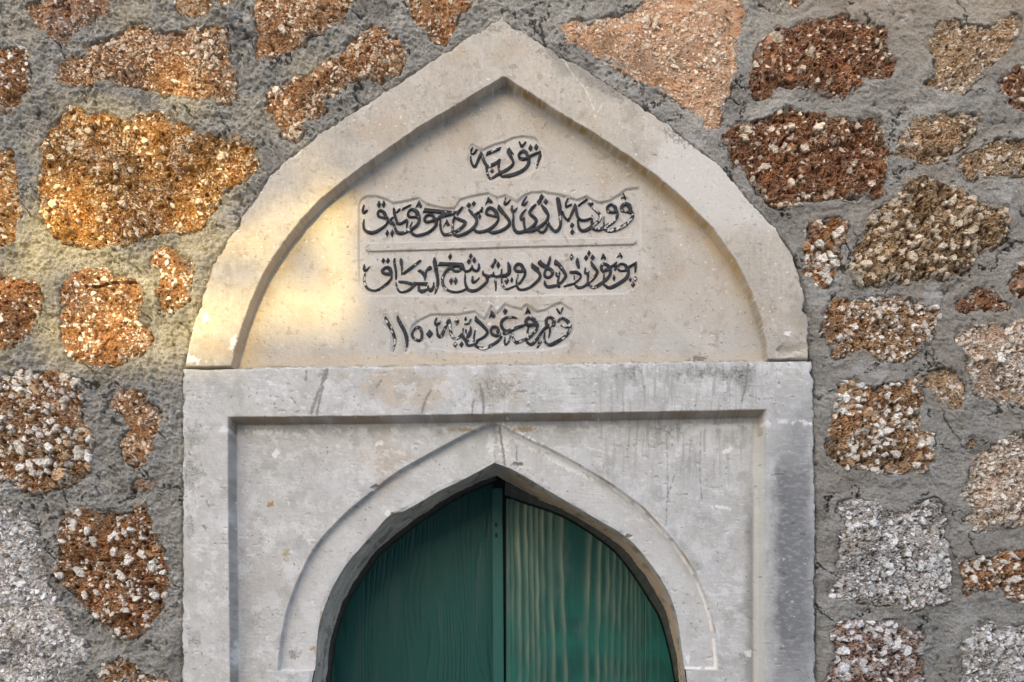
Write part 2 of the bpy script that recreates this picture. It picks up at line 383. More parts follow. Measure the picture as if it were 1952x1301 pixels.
def breccia(x, y, p, seed):
    rng = np.random.RandomState(seed + 999)
    wx = x + 3.0 * fbm(x, y, 13, 3, seed + 5)
    wy = y + 3.0 * fbm(x, y, 13, 3, seed + 6)
    mdark, mlight, pale = [np.array(c, np.float32) for c in TONES[p['tone']]]
    N = 128 * 128
    rel, sm = p['relief'], 1 - p['smoothness']
    patch = fbm(x, y, 60, 3, seed + 11)
    # broken faces of the block: a few tilted planes with steps between
    f1, f2, fid, fx, fy = worley(x + 5 * fbm(x, y, 20, 2, seed + 71), y + 5 * fbm(x, y, 20, 2, seed + 72), 62, seed + 70, 1.3)
    ta, tb, tc = [rng.rand(N).astype(np.float32)[fid] for _ in range(3)]
    h = sm * ((ta - .5) * fx * .34 + (tb - .5) * fy * .34 + (tc - .5) * rel * 1.1) * sstep(0, .12, f2 - f1)
    # earthy matrix: ragged at several sizes, no cell pattern
    m1, m2, m3 = fbm(x, y, 17, 3, seed + 31), fbm(x, y, 7.5, 3, seed + 33), fbm(x, y, 3.0, 2, seed + 35)
    h = h + sm * rel * (1.0 * m1 + .75 * (1 - 2 * np.abs(m2)) * .8 + .5 * m3)
    rgb = mdark + (mlight - mdark) * np.clip(.5 + .9 * m2 + .7 * fbm(x, y, 28, 3, seed + 37), 0, 1)[..., None]
    hue = fbm(x, y, 75, 3, seed + 39)[..., None]
    rgb = rgb * (1 + .35 * hue * np.array((1, .75, .5), np.float32) + .25 * m3[..., None])
    # pebbles of two sizes bedded in it, crowded here and sparse there
    for size, share, k in ((p['fine'], min(1, p['pale'] * 1.8), 0), (p['fine'] * 1.75, p['pale'] * 1.0, 1)):
        d1, d2, cid, ox, oy = worley(wx + 91 * k, wy - 57 * k, size, seed + 100 * k, 1.55)
        ra, rb, rc, rt, ru = [rng.rand(N).astype(np.float32)[cid] for _ in range(5)]
        on = ra < np.clip(share * (1 + 1.8 * patch), 0, .97)
        t = np.clip(1 - d1 / (.26 + .34 * rb), 0, 1) * np.clip((d2 - d1) / .16, 0, 1)
        body = on * sstep(0, .22, t)
        top = rel * (.35 + .75 * rc) * (.6 + .5 * k) + (rt - .5) * ox * 1.15 * sm + (ru - .5) * oy * 1.15 * sm
        h = h * (1 - .8 * body) + (h * .35 + top) * .8 * body
        ct = np.where((rt > .24)[..., None], pale * (.62 + .62 * ru[..., None]), mlight * (.7 + .7 * ru[..., None]))
        rgb = rgb * (1 - body[..., None]) + ct * body[..., None]
    # larger angular clasts
    bs, bp = p['big']
    e1, e2, bid, qx, qy = worley(wx + 400, wy + 300, bs, seed + 50, 1.6)
    sa, sb, sc_, sd, se, sf = [rng.rand(N).astype(np.float32)[bid] for _ in range(6)]
    rr = .18 + .36 * sb
    on = (sa < np.clip(bp * (1 + 1.2 * patch), 0, 1))
    t = np.clip(1 - e1 / rr, 0, 1) * np.clip((e2 - e1) / .12, 0, 1)
    body = on * sstep(0, .2, t)
    top = rel * (.9 + .9 * sc_) + (sd - .5) * qx * 1.15 + (se - .5) * qy * 1.15 + rel * .3 * np.minimum(t, .5) + rel * .25 * m2
    h = h * (1 - .85 * body) + (.3 * h + top) * .85 * body
    ctone = np.where(sf[..., None] < .8, pale * (.82 + .4 * sc_[..., None]), mlight * (.8 + .5 * sc_[..., None])) * (1 + .18 * m2[..., None])
    rgb = rgb * (1 - body[..., None]) + ctone * body[..., None]
    # hollows where matrix has weathered out, and a pale lime crust on the high ground
    hol = sstep(.26, .55, fbm(x, y, 15, 3, seed + 61)) * sm
    h = h - rel * 1.5 * hol * (1 - body)
    cr_ = sstep(.18, .5, fbm(x, y, 32, 4, seed + 63)) * sstep(-.3, .4, m2 + .6 * m3) * (1 - hol)
    rgb = mix(rgb, pale * .92, .62 * cr_)
    h = h + (5 + rel * .6) * fbm(x, y, 95, 2, seed + 41)
    return h, np.clip(rgb, .02, .8)

# ------------------------------------------------------------------ rubble wall
wall = empty("rubble_wall", (0, 0, 0), "rough rubble stone wall with grey mortar around the carved doorway", "wall")

me = bpy.data.meshes.new("core")
cv = [(a, b, c) for a in (-4.2, 4.3) for b in (.30, .75) for c in (0, 4.4)]
me.from_pydata(cv, [], [(0,1,3,2),(4,6,7,5),(0,4,5,1),(2,3,7,6),(0,2,6,4),(1,5,7,3)]); me.update()
link("core", me, wall, plain_mat("wall_core", (.25, .23, .20)))
# smaller stones carried on beyond the edge of the photo, so the wall goes on when seen from the side
rs = random.Random(5)
OUT = []
def blob(cx, cy, rx, ry):
    n = 11
    return [(cx + rx * math.cos(2 * math.pi * i / n) * rs.uniform(.75, 1.1), cy + ry * math.sin(2 * math.pi * i / n) * rs.uniform(.75, 1.1)) for i in range(n)]
for cx in range(-560, 2600, 210):
    for cy in (-330, -170):
        OUT.append((blob(cx + rs.uniform(-30, 30), cy + rs.uniform(-15, 15), 80, 52), cx))
for cy in range(0, 1500, 165):
    for cx in (-420, -180, 2130, 2360):
        OUT.append((blob(cx + rs.uniform(-25, 25), cy + rs.uniform(-20, 20), 88, 58), cy))
for cy in range(1440, 2300, 165):
    for cx in (-60, 200, 1700, 1910):
        OUT.append((blob(cx + rs.uniform(-25, 25), cy + rs.uniform(-20, 20), 85, 58), cy))
ALL = [(o, q, 1.25) for o, q in STONES] + [(o, Q(10, (24, .25), .35, rs.choice(['tan', 'rust', 'dust', 'orange', 'grey']), 6, 2), 4.0) for o, _ in OUT]

MX = axis(-70, 2022, 1.5, out=(-2400, 4400), ostep=8)
MY = axis(-70, 1372, 1.5, out=(-1100, 2425), ostep=8)
gx, gy = np.meshgrid(MX, MY)
smin = np.full(gx.shape, 60., np.float32)          # distance to the nearest stone outline
STONE_FIELD = []
for k, (outl, q, step) in enumerate(ALL):
    poly = chaikin(outl, 2 if step > 2 else 1)
    lo, hi = poly.min(0) - 26, poly.max(0) + 26
    i0, i1 = np.searchsorted(MX, lo[0]), np.searchsorted(MX, hi[0])
    j0, j1 = np.searchsorted(MY, lo[1]), np.searchsorted(MY, hi[1])
    sx, sy = gx[j0:j1, i0:i1], gy[j0:j1, i0:i1]
    d = sdf(sx, sy, poly) - 4.5 + 6.5 * fbm(sx, sy, 24, 3, 70) + 3 * fbm(sx, sy, 7, 2, 80)
    smin[j0:j1, i0:i1] = np.minimum(smin[j0:j1, i0:i1], d)
portal = TYMP_OUT[:-1] + BLOCK_OUT[6:]
pd = sdf(gx, gy, chaikin(portal, 1))
rough = .38 + .62 * sstep(1700, 350, gx + .55 * gy)   # the older, crumbly pointing is up on the left
mh = 7 * fbm(gx, gy, 110, 3, 1) + 7 * rough * fbm(gx, gy, 30, 3, 4)
crumb = fbm(gx, gy, 9, 3, 8)
lump = sstep(-.1, .45, fbm(gx, gy, 14, 3, 13))
mh += rough * (6.5 * crumb + 4.0 * np.abs(fbm(gx, gy, 6.5, 2, 16)) + 5.0 * lump * sstep(-.3, .3, fbm(gx, gy, 80, 2, 14))) + (1.0 + 1.3 * rough) * fbm(gx, gy, 4.2, 3, 15, .7)
# trowel drags on the right side
mh += 2.4 * sstep(-.1, .4, fbm(gx, gy, 120, 2, 18)) * fbm(gx * .30 + gy * .10, gy - gx * .25, 11, 3, 19)
# pits and shrinkage cracks
pit = fbm(gx, gy, 16, 3, 23)
clus = sstep(.05, .45, fbm(gx, gy, 190, 3, 24))
mh -= rough * 15 * clus * sstep(.25, .55, pit)
mh += 4 * fbm(gx * .8 + .5 * gy, gy * .8 - .5 * gx, 55, 2, 26)
cr = np.abs(fbm(gx + 9 * crumb, gy + 9 * crumb, 85, 3, 29))
crm = sstep(.03, .008, cr) * sstep(.02, .25, fbm(gx, gy, 110, 2, 33))
mh -= 14 * crm
# bedding lip against the stones and the portal
mh += 4.0 * sstep(26, 6, smin) * (1 + fbm(gx, gy, 60, 2, 37)) - 3
gapn = sstep(-.15, .5, fbm(gx, gy, 55, 3, 41))
mh -= 10 * gapn * sstep(6, .5, smin)
soff = smin + 6 * (1 - gapn)
mh -= 34 * sstep(1.5, -5, soff)
mh += 7 * sstep(60, 8, pd) * sstep(.0, .5, fbm(gx, gy, 120, 2, 44) + .2)
mh -= (3 + 7 * sstep(-.2, .4, fbm(gx, gy, 40, 2, 47))) * sstep(5, 1, pd)
mh -= 25 * sstep(0, -6, pd)
mrgb = np.ones(gx.shape + (3,), np.float32) * np.array((.295, .288, .264), np.float32)
mrgb = mrgb * (1 + .28 * fbm(gx, gy, 90, 4, 51) + .22 * fbm(gx, gy, 7, 3, 55) + .25 * fbm(gx, gy, 3.2, 2, 56))[..., None]
mrgb = mix(mrgb, (.25, .222, .185), .6 * sstep(1350, 1650, gx) * sstep(-.4, .3, fbm(gx, gy, 160, 3, 57)))
mrgb = mix(mrgb, (.33, .27, .19), .45 * sstep(150, -30, gy + 60 * fbm(gx, gy, 200, 2, 58)) * sstep(1300, 1700, gx))
mrgb = mix(mrgb, (.40, .40, .39), .6 * sstep(.2, .55, fbm(gx, gy, 75, 5, 61)))
mrgb = mix(mrgb, (.15, .145, .135), .7 * sstep(.15, .5, fbm(gx, gy, 130, 4, 64)) * rough)
keep = ~((smin < -14) | (pd < -9))
kf = keep[:-1, :-1] | keep[1:, 1:] | keep[1:, :-1] | keep[:-1, 1:]
me = raw_mesh("mortar", to_world(gx, gy, mh).reshape(-1, 3), grid_faces(len(MX), len(MY), kf), mrgb.reshape(-1, 3))
link("mortar", me, wall, M_MORTAR)
del mrgb, keep, kf

for k, (outl, q, step) in enumerate(ALL):
    poly = chaikin(outl, 2 if step > 2 else 1)
    lo, hi = poly.min(0) - 20, poly.max(0) + 20
    ax, ay = np.arange(lo[0], hi[0], step, dtype=np.float32), np.arange(lo[1], hi[1], step, dtype=np.float32)
    sx, sy = np.meshgrid(ax, ay)
    d = sdf(sx, sy, poly) - 4.5 + 6.5 * fbm(sx, sy, 24, 3, 70) + 3 * fbm(sx, sy, 7, 2, 80)
    h, rgb = breccia(sx, sy, q, 300 + 7 * k)
    h = h + q['base'] - 2 + 5 * sstep(0, -45, d) - 3 - 30 * sstep(-3, 7, d)
    if q['crack']:
        c = pdist(sx, sy, spline(q['crack'])) + 1.2 * fbm(sx, sy, 8, 2, 90)
        h -= 16 * sstep(3.5, .8, c)
    # mortar smeared over the rim in places
    sm = sstep(-16, -2, d + 3) * sstep(.05, .35, fbm(sx, sy, 26, 3, 95))
    rgb = mix(rgb, (.27, .25, .22), .75 * sm)
    kp = d < 9
    kf = kp[:-1, :-1] | kp[1:, 1:] | kp[1:, :-1] | kp[:-1, 1:]
    me = raw_mesh("stone", to_world(sx, sy, h).reshape(-1, 3), grid_faces(len(ax), len(ay), kf), rgb.reshape(-1, 3), smooth=False)
    o = link("stone", me, wall, M_BRECCIA)
    if q['lab']: o["label"] = q['lab']
    if k >= len(STONES): o["group"] = "wall stones beyond the frame"
    else: o["group"] = "stones set in the wall"

# ------------------------------------------------------------------ inscription strokes
# each sheet: (x offset, y offset, scale) of the tracing, then strokes (x, y, width), outlines and lozenge dots
def sheet(ox, oy, k, strokes=(), polys=(), dots=()):
    out = []
    T = lambda x, y: (ox + x / k, oy + y / k)
    for s in strokes:
        out.append(('s', np.array([T(x, y) + (w / k / 2 + .12,) for x, y, w in s])))
    for p in polys: out.append(('p', np.array([T(x, y) for x, y in p])))
    for cx, cy, a, b in dots: out.append(('p', np.array([T(cx, cy - b), T(cx + a, cy - .08 * b), T(cx, cy + b), T(cx - a, cy + .08 * b)])))
    return out
K = 10.844
LINE1 = sheet(880, 250, 12.2,
 [[(1740,870,25),(1790,700,55),(1820,600,60),(1820,490,45)], [(1820,500,40),(1700,545,60),(1580,600,60),(1520,640,60)],
  [(1540,600,60),(1500,510,70),(1420,475,75),(1340,540,55),(1340,620,55),(1400,660,70),(1500,650,70),(1560,620,60)],
  [(1560,640,60),(1560,750,70),(1480,880,80),(1350,970,90),(1200,1030,95),(1050,1060,85),(960,1070,60),(920,1050,40)],
  [(1340,260,25),(1390,360,50),(1410,390,20)], [(1480,270,40),(1410,370,35)],
  [(1100,440,60),(1100,490,95),(1140,600,70),(1200,720,45),(1180,800,60),(1080,890,75),(960,960,75),(860,1010,75),(760,1080,60),(690,1120,50),(630,1090,45),(590,960,45),(580,860,40)],
  [(880,680,60),(860,800,50),(870,920,45),(900,980,40)],
  [(880,690,60),(800,750,70),(700,800,75),(620,830,75),(560,790,65),(500,650,70),(460,540,65),(450,490,20)],
  [(450,500,30),(400,640,60),(350,770,55),(310,840,60),(250,790,50),(215,690,45),(210,600,20)],
  [(255,390,15),(225,460,45)], [(345,450,35),(300,520,40),(240,545,30),(215,510,25)]],
 [[(1110,390),(1215,550),(1130,520),(1090,560),(1045,500)], [(560,590),(590,490),(920,375),(890,450)]],
 [(1600,400,50,85),(1735,385,50,85),(710,940,45,58)])
LINE2 = sheet(1060, 350, K,
 [[(1540,590,60),(1520,480,90),(1430,430,70),(1360,490,70),(1370,570,60),(1450,590,50),(1540,620,50)],
  [(1570,600,50),(1580,690,55),(1500,800,60),(1380,890,70),(1240,950,75),(1100,985,75),(1010,950,50),(985,880,30),(990,700,18)],
  [(1230,600,50),(1220,500,70),(1130,440,45),(1060,500,50),(1080,590,60),(1170,600,50),(1240,590,50)],
  [(1250,580,50),(1270,660,50),(1200,780,60),(1090,860,70),(1000,910,60),(900,960,70),(790,950,60),(740,900,60),(735,830,40)],
  [(760,520,30),(850,590,50),(920,680,55),(880,780,55),(800,840,60),(740,890,60),(640,960,70),(540,980,60),(480,930,50),(455,820,35),(450,760,25)],
  [(745,660,15),(740,740,45),(740,880,45)], [(720,720,30),(620,760,50),(520,760,50),(450,700,50),(420,580,50),(400,470,50),(390,430,15)],
  [(390,450,30),(350,560,50),(300,680,45),(240,760,50),(170,690,35),(140,580,15)], [(470,460,35),(630,340,40)],
  [(245,320,25),(205,410,35),(210,490,40),(310,440,30)]],
 [[(1390,205),(1450,310),(1430,360),(1400,300),(1340,320)]],
 [(715,430,60,65),(330,870,45,60),(335,1010,45,60)]) + sheet(930, 360, K,
 [[(1440,215,60),(1470,340,90),(1490,500,75),(1500,640,60),(1500,760,55),(1460,850,60),(1390,890,60),(1320,830,55),(1270,750,45),(1240,670,20)],
  [(1240,680,20),(1215,800,40),(1170,880,50),(1110,910,55),(1050,870,50),(1030,830,40)],
  [(1110,345,30),(1180,440,75),(1240,540,55),(1230,640,55),(1140,740,60),(1020,820,70),(900,880,75),(780,870,70)],
  [(990,335,30),(920,400,60),(870,480,55),(880,540,55),(960,600,60),(1000,670,55),(960,750,60),(870,830,65),(790,870,60),(760,800,40),(745,700,40),(750,600,25)],
  [(780,440,25),(720,510,50),(680,590,50),(690,640,50),(750,630,40)],
  [(530,500,20),(525,650,40),(530,780,50),(570,880,65),(650,910,65),(780,880,65)],
  [(500,360,25),(500,440,50),(530,490,50),(600,410,20)], [(800,170,15),(740,260,40),(720,330,50),(770,330,40),(820,270,15)],
  [(225,345,20),(240,410,75),(330,520,65),(430,650,55),(450,730,55),(390,800,60),(280,870,65),(150,910,65),(60,910,50),(20,860,40)],
  [(365,190,12),(345,320,45),(400,310,40),(465,235,15)]],
 [[(1470,180),(1500,250),(1405,245)]],
 [(1110,180,50,70),(1060,275,50,65),(1195,275,50,65)]) + sheet(800, 360, K,
 [[(1600,560,80),(1560,460,70),(1450,395,60),(1390,450,55),(1390,530,50),(1480,560,45),(1600,580,50)],
  [(1620,570,50),(1620,660,45),(1540,770,60),(1430,850,65),(1320,890,65),(1200,900,60),(1130,860,50),(1110,810,40)],
  [(1020,440,30),(1090,520,65),(1160,600,60),(1180,700,55),(1120,800,60),(1020,890,65),(900,950,65),(780,980,60),(720,950,45),(690,900,40)],
  [(1260,450,35),(1180,520,50),(1130,550,50)], [(1290,400,40),(1290,480,20)],
  [(880,390,40),(800,490,55),(740,560,50),(700,640,35),(680,780,40),(680,890,45)],
  [(740,590,50),(840,650,65),(940,690,55),(900,780,60),(800,860,60),(700,910,60),(600,950,60),(500,950,60),(450,880,40),(430,780,40),(428,640,18)]],
 [[(1415,165),(1515,280),(1470,300),(1420,270),(1355,340)], [(560,635),(625,750),(580,780),(545,720),(480,810)],
  [(65,495),(105,405),(770,475),(720,545),(460,610),(350,670),(320,625),(450,520)]],
 [(1240,580,30,60),(1015,345,50,60),(1120,310,45,60)]) + sheet(680, 360, K,
 [[(1610,640,70),(1570,560,55),(1470,545,40),(1405,610,45),(1430,690,50),(1520,680,50),(1610,650,60)],
  [(1640,650,60),(1640,740,55),(1570,840,55),(1450,920,55),(1330,960,60),(1230,975,55),(1150,930,50),(1100,880,45)], [(1640,650,60),(1740,580,50)],
  [(1270,590,80),(1240,480,85),(1130,430,45),(1065,500,45),(1080,580,50),(1180,590,45),(1270,580,60)],
  [(1290,580,60),(1280,700,55),(1200,800,60),(1080,870,65),(960,920,70),(860,920,65),(810,860,50),(775,760,45),(740,700,40)],
  [(1145,690,15),(1110,780,25)], [(770,420,40),(780,520,50),(810,620,45),(850,720,55),(930,720,55),(1030,650,45),(1040,720,40),(1030,810,15)],
  [(890,430,35),(840,490,40)], [(745,600,30),(690,670,45),(710,730,50),(760,720,40)],
  [(600,590,65),(570,500,60),(490,450,50),(440,500,45),(450,570,45),(530,600,40),(610,610,50)],
  [(630,610,50),(640,690,45),(580,780,50),(480,850,60),(360,910,65),(260,910,65),(170,860,50),(140,770,40),(150,640,15)], [(640,690,30),(690,690,30)],
  [(150,350,25),(130,430,40),(150,500,60),(210,460,40)]],
 [[(1290,240),(1355,370),(1325,410),(1285,350),(1215,400)], [(935,455),(950,400),(1130,320),(1115,370)]],
 [(460,330,40,80),(560,325,40,80),(630,930,35,80),(735,925,40,80)])
LINE3 = sheet(1060, 460, K,
 [[(1635,640,30),(1640,540,45),(1650,440,25)], [(1650,450,25),(1560,510,50),(1480,560,50)],
  [(1460,600,60),(1440,510,60),(1340,470,40),(1280,530,45),(1300,610,40),(1400,620,35),(1470,600,50)],
  [(1490,590,50),(1490,690,60),(1430,790,70),(1300,880,75),(1180,950,75),(1080,970,60),(990,910,45)],
  [(1240,450,30),(1215,600,30)], [(1250,440,20),(1180,510,45),(1110,540,45)],
  [(1110,570,70),(1060,500,60),(980,470,50),(935,530,55),(950,600,70),(1040,600,60),(1120,580,60)],
  [(1120,580,50),(1120,680,55),(1050,790,60),(960,860,60),(860,930,65),(760,970,55),(680,920,40)], [(970,620,60),(990,700,30),(980,800,25)],
  [(725,430,30),(760,510,65),(830,600,60),(850,650,50),(800,750,55),(700,840,60),(650,890,55),(560,950,50),(460,970,60),(400,920,40)],
  [(605,560,20),(600,660,50),(650,680,50),(660,760,35),(650,860,35)], [(680,630,15),(650,690,40)],
  [(310,650,60),(420,650,70),(510,710,40),(490,780,30),(410,850,40)], [(375,720,15),(370,800,15)], [(390,880,30),(280,910,45),(170,940,30)],
  [(440,365,30),(440,440,70),(465,540,50)], [(10,430,60),(80,520,75),(150,620,65),(200,720,55),(150,810,55),(100,870,50),(50,900,60),(60,950,50)]],
 [[(1320,235),(1375,320),(1350,370),(1320,310),(1255,345)], [(970,250),(1035,350),(1010,400),(980,350),(920,385)]],
 [(1530,800,30,60),(1635,790,40,60),(1590,910,45,65),(1195,770,30,70),(680,255,40,65),(620,350,45,60),(755,340,45,60),(320,335,40,75)]) + sheet(930, 460, K,
 [[(1400,385,20),(1410,460,85),(1490,500,30)], [(1410,660,30),(1430,720,50),(1470,690,45),(1480,640,15)], [(1470,700,40),(1450,850,40),(1470,930,50)],
  [(1460,910,50),(1340,940,65),(1230,950,60),(1180,890,45),(1175,830,20)],
  [(1090,410,30),(1080,460,95),(1200,540,80),(1320,610,65),(1330,700,50),(1260,760,50),(1190,740,50),(1170,670,40),(1200,590,50),(1240,500,50),(1280,370,45),(1285,335,30)],
  [(915,460,20),(935,540,75),(1030,620,65),(1080,710,50),(1050,800,55),(950,900,55),(850,970,50),(740,1010,50),(640,1000,45),(600,930,40)],
  [(740,600,70),(690,500,65),(610,480,60),(560,550,55),(580,620,60),(660,630,60),(740,620,60)],
  [(760,600,50),(765,700,45),(700,820,45),(620,900,40),(590,840,30),(625,700,15)],
  [(590,920,25),(480,970,40),(380,1000,40),(310,930,40),(285,830,30),(280,700,25)],
  [(420,450,30),(440,540,75),(440,650,70),(360,720,70),(270,720,65),(180,740,45),(110,710,50),(20,730,50)], [(285,590,20),(275,700,30)], [(115,650,20),(110,720,50)],
  [(155,820,40),(165,900,40),(165,1030,12)]],
 [[(905,445),(1065,570),(990,590),(895,560)]],
 [(145,420,40,65),(95,515,40,60),(215,500,40,75),(390,830,50,75),(495,810,30,60)]) + sheet(800, 460, K,
 [[(1430,730,50),(1320,690,50),(1310,620,15)], [(1390,760,60),(1400,830,45),(1330,910,60),(1220,1000,60),(1110,1040,65),(1000,1010,60),(950,900,45),(935,800,30),(940,680,15)],
  [(1095,740,25),(1090,830,50),(1130,860,45),(1230,770,15)],
  [(1220,480,30),(1225,570,50),(1180,620,50),(1120,600,45),(1085,540,40),(1085,500,15)], [(1085,540,45),(1030,610,45),(950,630,50),(910,570,45),(890,490,40)],
  [(880,540,40),(800,620,55),(720,620,50),(670,580,50),(640,530,60)],
  [(640,540,70),(570,600,55),(500,700,55),(470,830,55),(510,960,50),(600,1030,50),(740,1065,45),(880,1040,40),(960,1000,40)],
  [(310,350,25),(310,430,75),(340,600,70),(370,770,55),(375,900,50),(340,1030,35),(315,1100,12)]],
 [[(375,515),(415,435),(890,450),(890,530),(640,560),(600,520)]],
 [(1055,310,40,65),(1015,420,40,60),(1130,395,40,70),(630,325,40,70),(650,830,40,85),(745,830,40,85)]) + sheet(680, 460, K,
 [[(1590,860,15),(1590,950,45),(1530,1030,70),(1480,980,45),(1480,930,20)], [(1450,1010,45),(1350,1050,80),(1290,1010,50),(1290,940,40)],
  [(1210,890,70),(1160,950,60),(1100,1010,55),(990,1060,45),(900,1060,35),(840,980,30),(815,870,20)], [(890,850,50),(1000,860,60),(1130,890,60)],
  [(1290,620,50),(1340,630,70),(1400,720,50),(1410,820,15)], [(1510,560,85),(1440,620,45),(1420,750,35)], [(1310,410,45),(1200,500,50),(1080,590,55),(980,670,50)],
  [(915,365,20),(920,430,65),(935,550,35),(930,700,12)], [(785,370,30),(775,430,40),(800,560,45),(820,700,35),(815,800,20)],
  [(710,660,70),(680,570,70),(600,550,50),(530,620,50),(580,680,60),(700,690,60)],
  [(720,690,40),(720,780,35),(640,880,55),(540,960,50),(440,1020,45),(340,1035,45),(230,990,50),(170,890,40),(155,790,35),(175,680,20)],
  [(160,500,25),(155,590,55),(200,610,50),(265,540,15)]],
 [[(1180,850),(1470,860),(1440,940),(1300,920),(1160,930)]],
 [(550,410,35,60),(645,410,35,65)])
LINE4 = sheet(950, 570, K,
 [[(1240,470,40),(1300,400,50),(1400,440,60),(1470,520,70),(1480,620,50),(1420,740,60),(1300,840,70),(1180,910,80),(1060,960,65),(970,900,45),(950,800,30),(955,700,20)],
  [(1470,570,60),(1390,580,45),(1300,550,25)], [(1210,210,25),(1240,260,40),(1270,310,20)], [(1330,190,25),(1290,290,35)],
  [(1140,540,70),(1140,430,60),(1060,380,45),(990,430,50),(1000,540,60),(1080,570,50)], [(1000,580,60),(920,650,50),(840,770,50),(770,870,60),(690,950,60),(610,920,50),(580,870,40)],
  [(1060,590,40),(1065,680,35),(1045,800,15)], [(845,870,20),(830,930,25)], [(890,900,15),(810,1010,30)],
  [(790,540,80),(740,440,80),(640,390,60),(570,460,60),(600,540,70),(700,540,60),(800,530,60)], [(810,540,50),(790,640,50),(700,740,55),(620,820,50),(600,700,35),(620,600,30)],
  [(600,820,40),(480,870,55),(370,910,60),(310,830,45),(290,730,35)],
  [(380,400,20),(290,380,40),(170,390,45),(80,450,55),(55,530,50),(90,610,55),(150,660,50)], [(520,550,50),(380,600,65),(240,660,80),(130,710,80)],
  [(135,800,20),(130,900,30),(150,960,30),(210,900,35),(245,770,15)]],
 [[(600,170),(650,250),(670,310),(610,270),(550,320)]],
 [(140,260,45,70)]) + sheet(820, 570, K,
 [[(1410,700,70),(1380,600,60),(1300,580,50),(1260,650,55),(1290,740,55),(1380,770,55),(1440,730,40)],
  [(1470,790,40),(1400,880,60),(1280,960,60),(1150,1020,70),(1050,1030,60),(940,980,45),(920,940,40)],
  [(945,370,25),(960,440,80),(1050,520,70),(1150,630,55),(1180,710,50),(1100,800,50),(980,870,50),(960,930,45),(880,960,50),(780,970,50),(740,880,50),(660,790,40)],
  [(930,660,20),(910,760,30),(900,880,40)], [(740,380,15),(730,430,45)], [(840,430,20),(800,510,30),(720,530,25)],
  [(835,580,15),(830,680,60),(780,780,70),(690,770,50),(640,760,50),(570,820,45),(490,820,50),(440,740,55),(415,620,55),(400,480,55),(385,400,20)],
  [(740,640,20),(740,760,30)], [(680,620,20),(650,740,50)], [(390,420,40),(340,530,60),(290,650,55),(230,770,65),(170,770,60),(145,680,40),(140,570,20)],
  [(130,400,25),(105,490,45),(125,550,45),(190,500,40),(205,460,20)], [(710,830,30),(790,870,35)]],
 [[(1270,235),(1350,350),(1315,410),(1270,350),(1210,410)]],
 [(550,470,50,80),(520,950,45,70),(650,950,45,70)]) + sheet(710, 570, K,
 [[(1020,700,55),(980,600,55),(920,590,45),(850,660,40),(820,750,45),(870,830,50),(970,870,50),(1020,810,55),(1020,700,50)],
  [(270,380,20),(285,430,60),(350,560,65),(420,690,60),(455,820,60),(460,930,50),(430,1080,12)], [(525,360,20),(530,420,60),(600,560,70),(670,690,70),(710,830,70),(715,950,45),(690,1080,12)]],
 (), [(1180,730,70,95)])
BAR = [('p', np.array([(697,472),(702,465),(850,461.5),(1000,457.5),(1205,454),(1213,458),(1213,463),(1208,467.5),(1000,472),(850,477),(702,481),(698,478)]))]
SUNK1 = [(895,280),(919,285),(942,274),(962,269),(978,261),(999,258.6),(1019,262),(1027,269),(1033,287),(1031,307),(1019,328),(999,341),(970,344),(929,344),(919,324),(914,316),(910,325),(900,326),(893,311)]
SUNK2 = [(682,389.5),(687,379),(698,373),(717,372),(735,378),(750,386),(772,382),(798,376),(815,388),(850,396),(864.5,395),(876.5,379),(901.4,372),(933,366.5),(938,370),(948,375),(962,371),(982,380),(985,383),(998,371),(1013,365.5),(1036,364.6),(1068,370),(1088,376),(1100,380),(1120,373),(1130,380),(1143,385),(1160,382),(1180,370),(1191,360),(1219,357),(1224,390),(1222,470),(1220,540),(1195,562),(1000,566),(850,568),(760,566),(700,566),(683,545),(682,470)]
SUNK4 = [(779,634),(784,621),(793,612),(807,605),(820.6,598.6),(838,597.7),(871,598.5),(905.8,592),(920.5,605),(923,606),(935,582),(940,584),(947,595),(962,577.4),(977.7,584),(994,586.6),(1001.6,579),(1008,581),(1024,592),(1037.6,590),(1056,579),(1070,575.5),(1092,590),(1098,630),(1082,660),(1040,669),(1000,671),(940,675),(860,672),(800,662),(781,652)]

def glyphs(x, y, items, mm):
    """distance field of a line of lettering, on ink 'mm' behind the wall plane"""
    d = np.full(x.shape, 99., np.float32)
    for kind, a in items:
        a = a.copy(); a[:, :2] = deep(a[:, :2], mm)
        lo, hi = a[:, :2].min(0) - 14, a[:, :2].max(0) + 14
        i0, i1 = np.searchsorted(x[0], lo[0]), np.searchsorted(x[0], hi[0])
        j0, j1 = np.searchsorted(y[:, 0], lo[1]), np.searchsorted(y[:, 0], hi[1])
        sx, sy = x[j0:j1, i0:i1], y[j0:j1, i0:i1]
        if kind == 'p':
            v = sdf(sx, sy, a)
        else:
            q = spline(a, 3.0)
            v = np.full(sx.shape, 99., np.float32)
            for b, c in zip(q[:-1], q[1:]):
                ex, ey = c[0] - b[0], c[1] - b[1]
                l2 = max(ex * ex + ey * ey, 1e-6)
                t = np.clip(((sx - b[0]) * ex + (sy - b[1]) * ey) / l2, 0, 1)
                v = np.minimum(v, np.hypot(sx - b[0] - ex * t, sy - b[1] - ey * t) - np.maximum(.5, b[2] + (c[2] - b[2]) * t))
        d[j0:j1, i0:i1] = np.minimum(d[j0:j1, i0:i1], v)
    return d

def blot(x, y, cx, cy, rx, ry, seed, thr=.0, fine=8, ang=0., run=1.):
    """ragged stain: 0..1"""
    c, s = math.cos(R(ang)), math.sin(R(ang))
    u = ((x - cx) * c + (y - cy) * s) / rx
    v = (-(x - cx) * s + (y - cy) * c) / ry
    base = 1 - np.sqrt(u * u + v * v)
    return sstep(thr, thr + .35, base + .75 * fbm(x, y * run, fine, 5, seed))

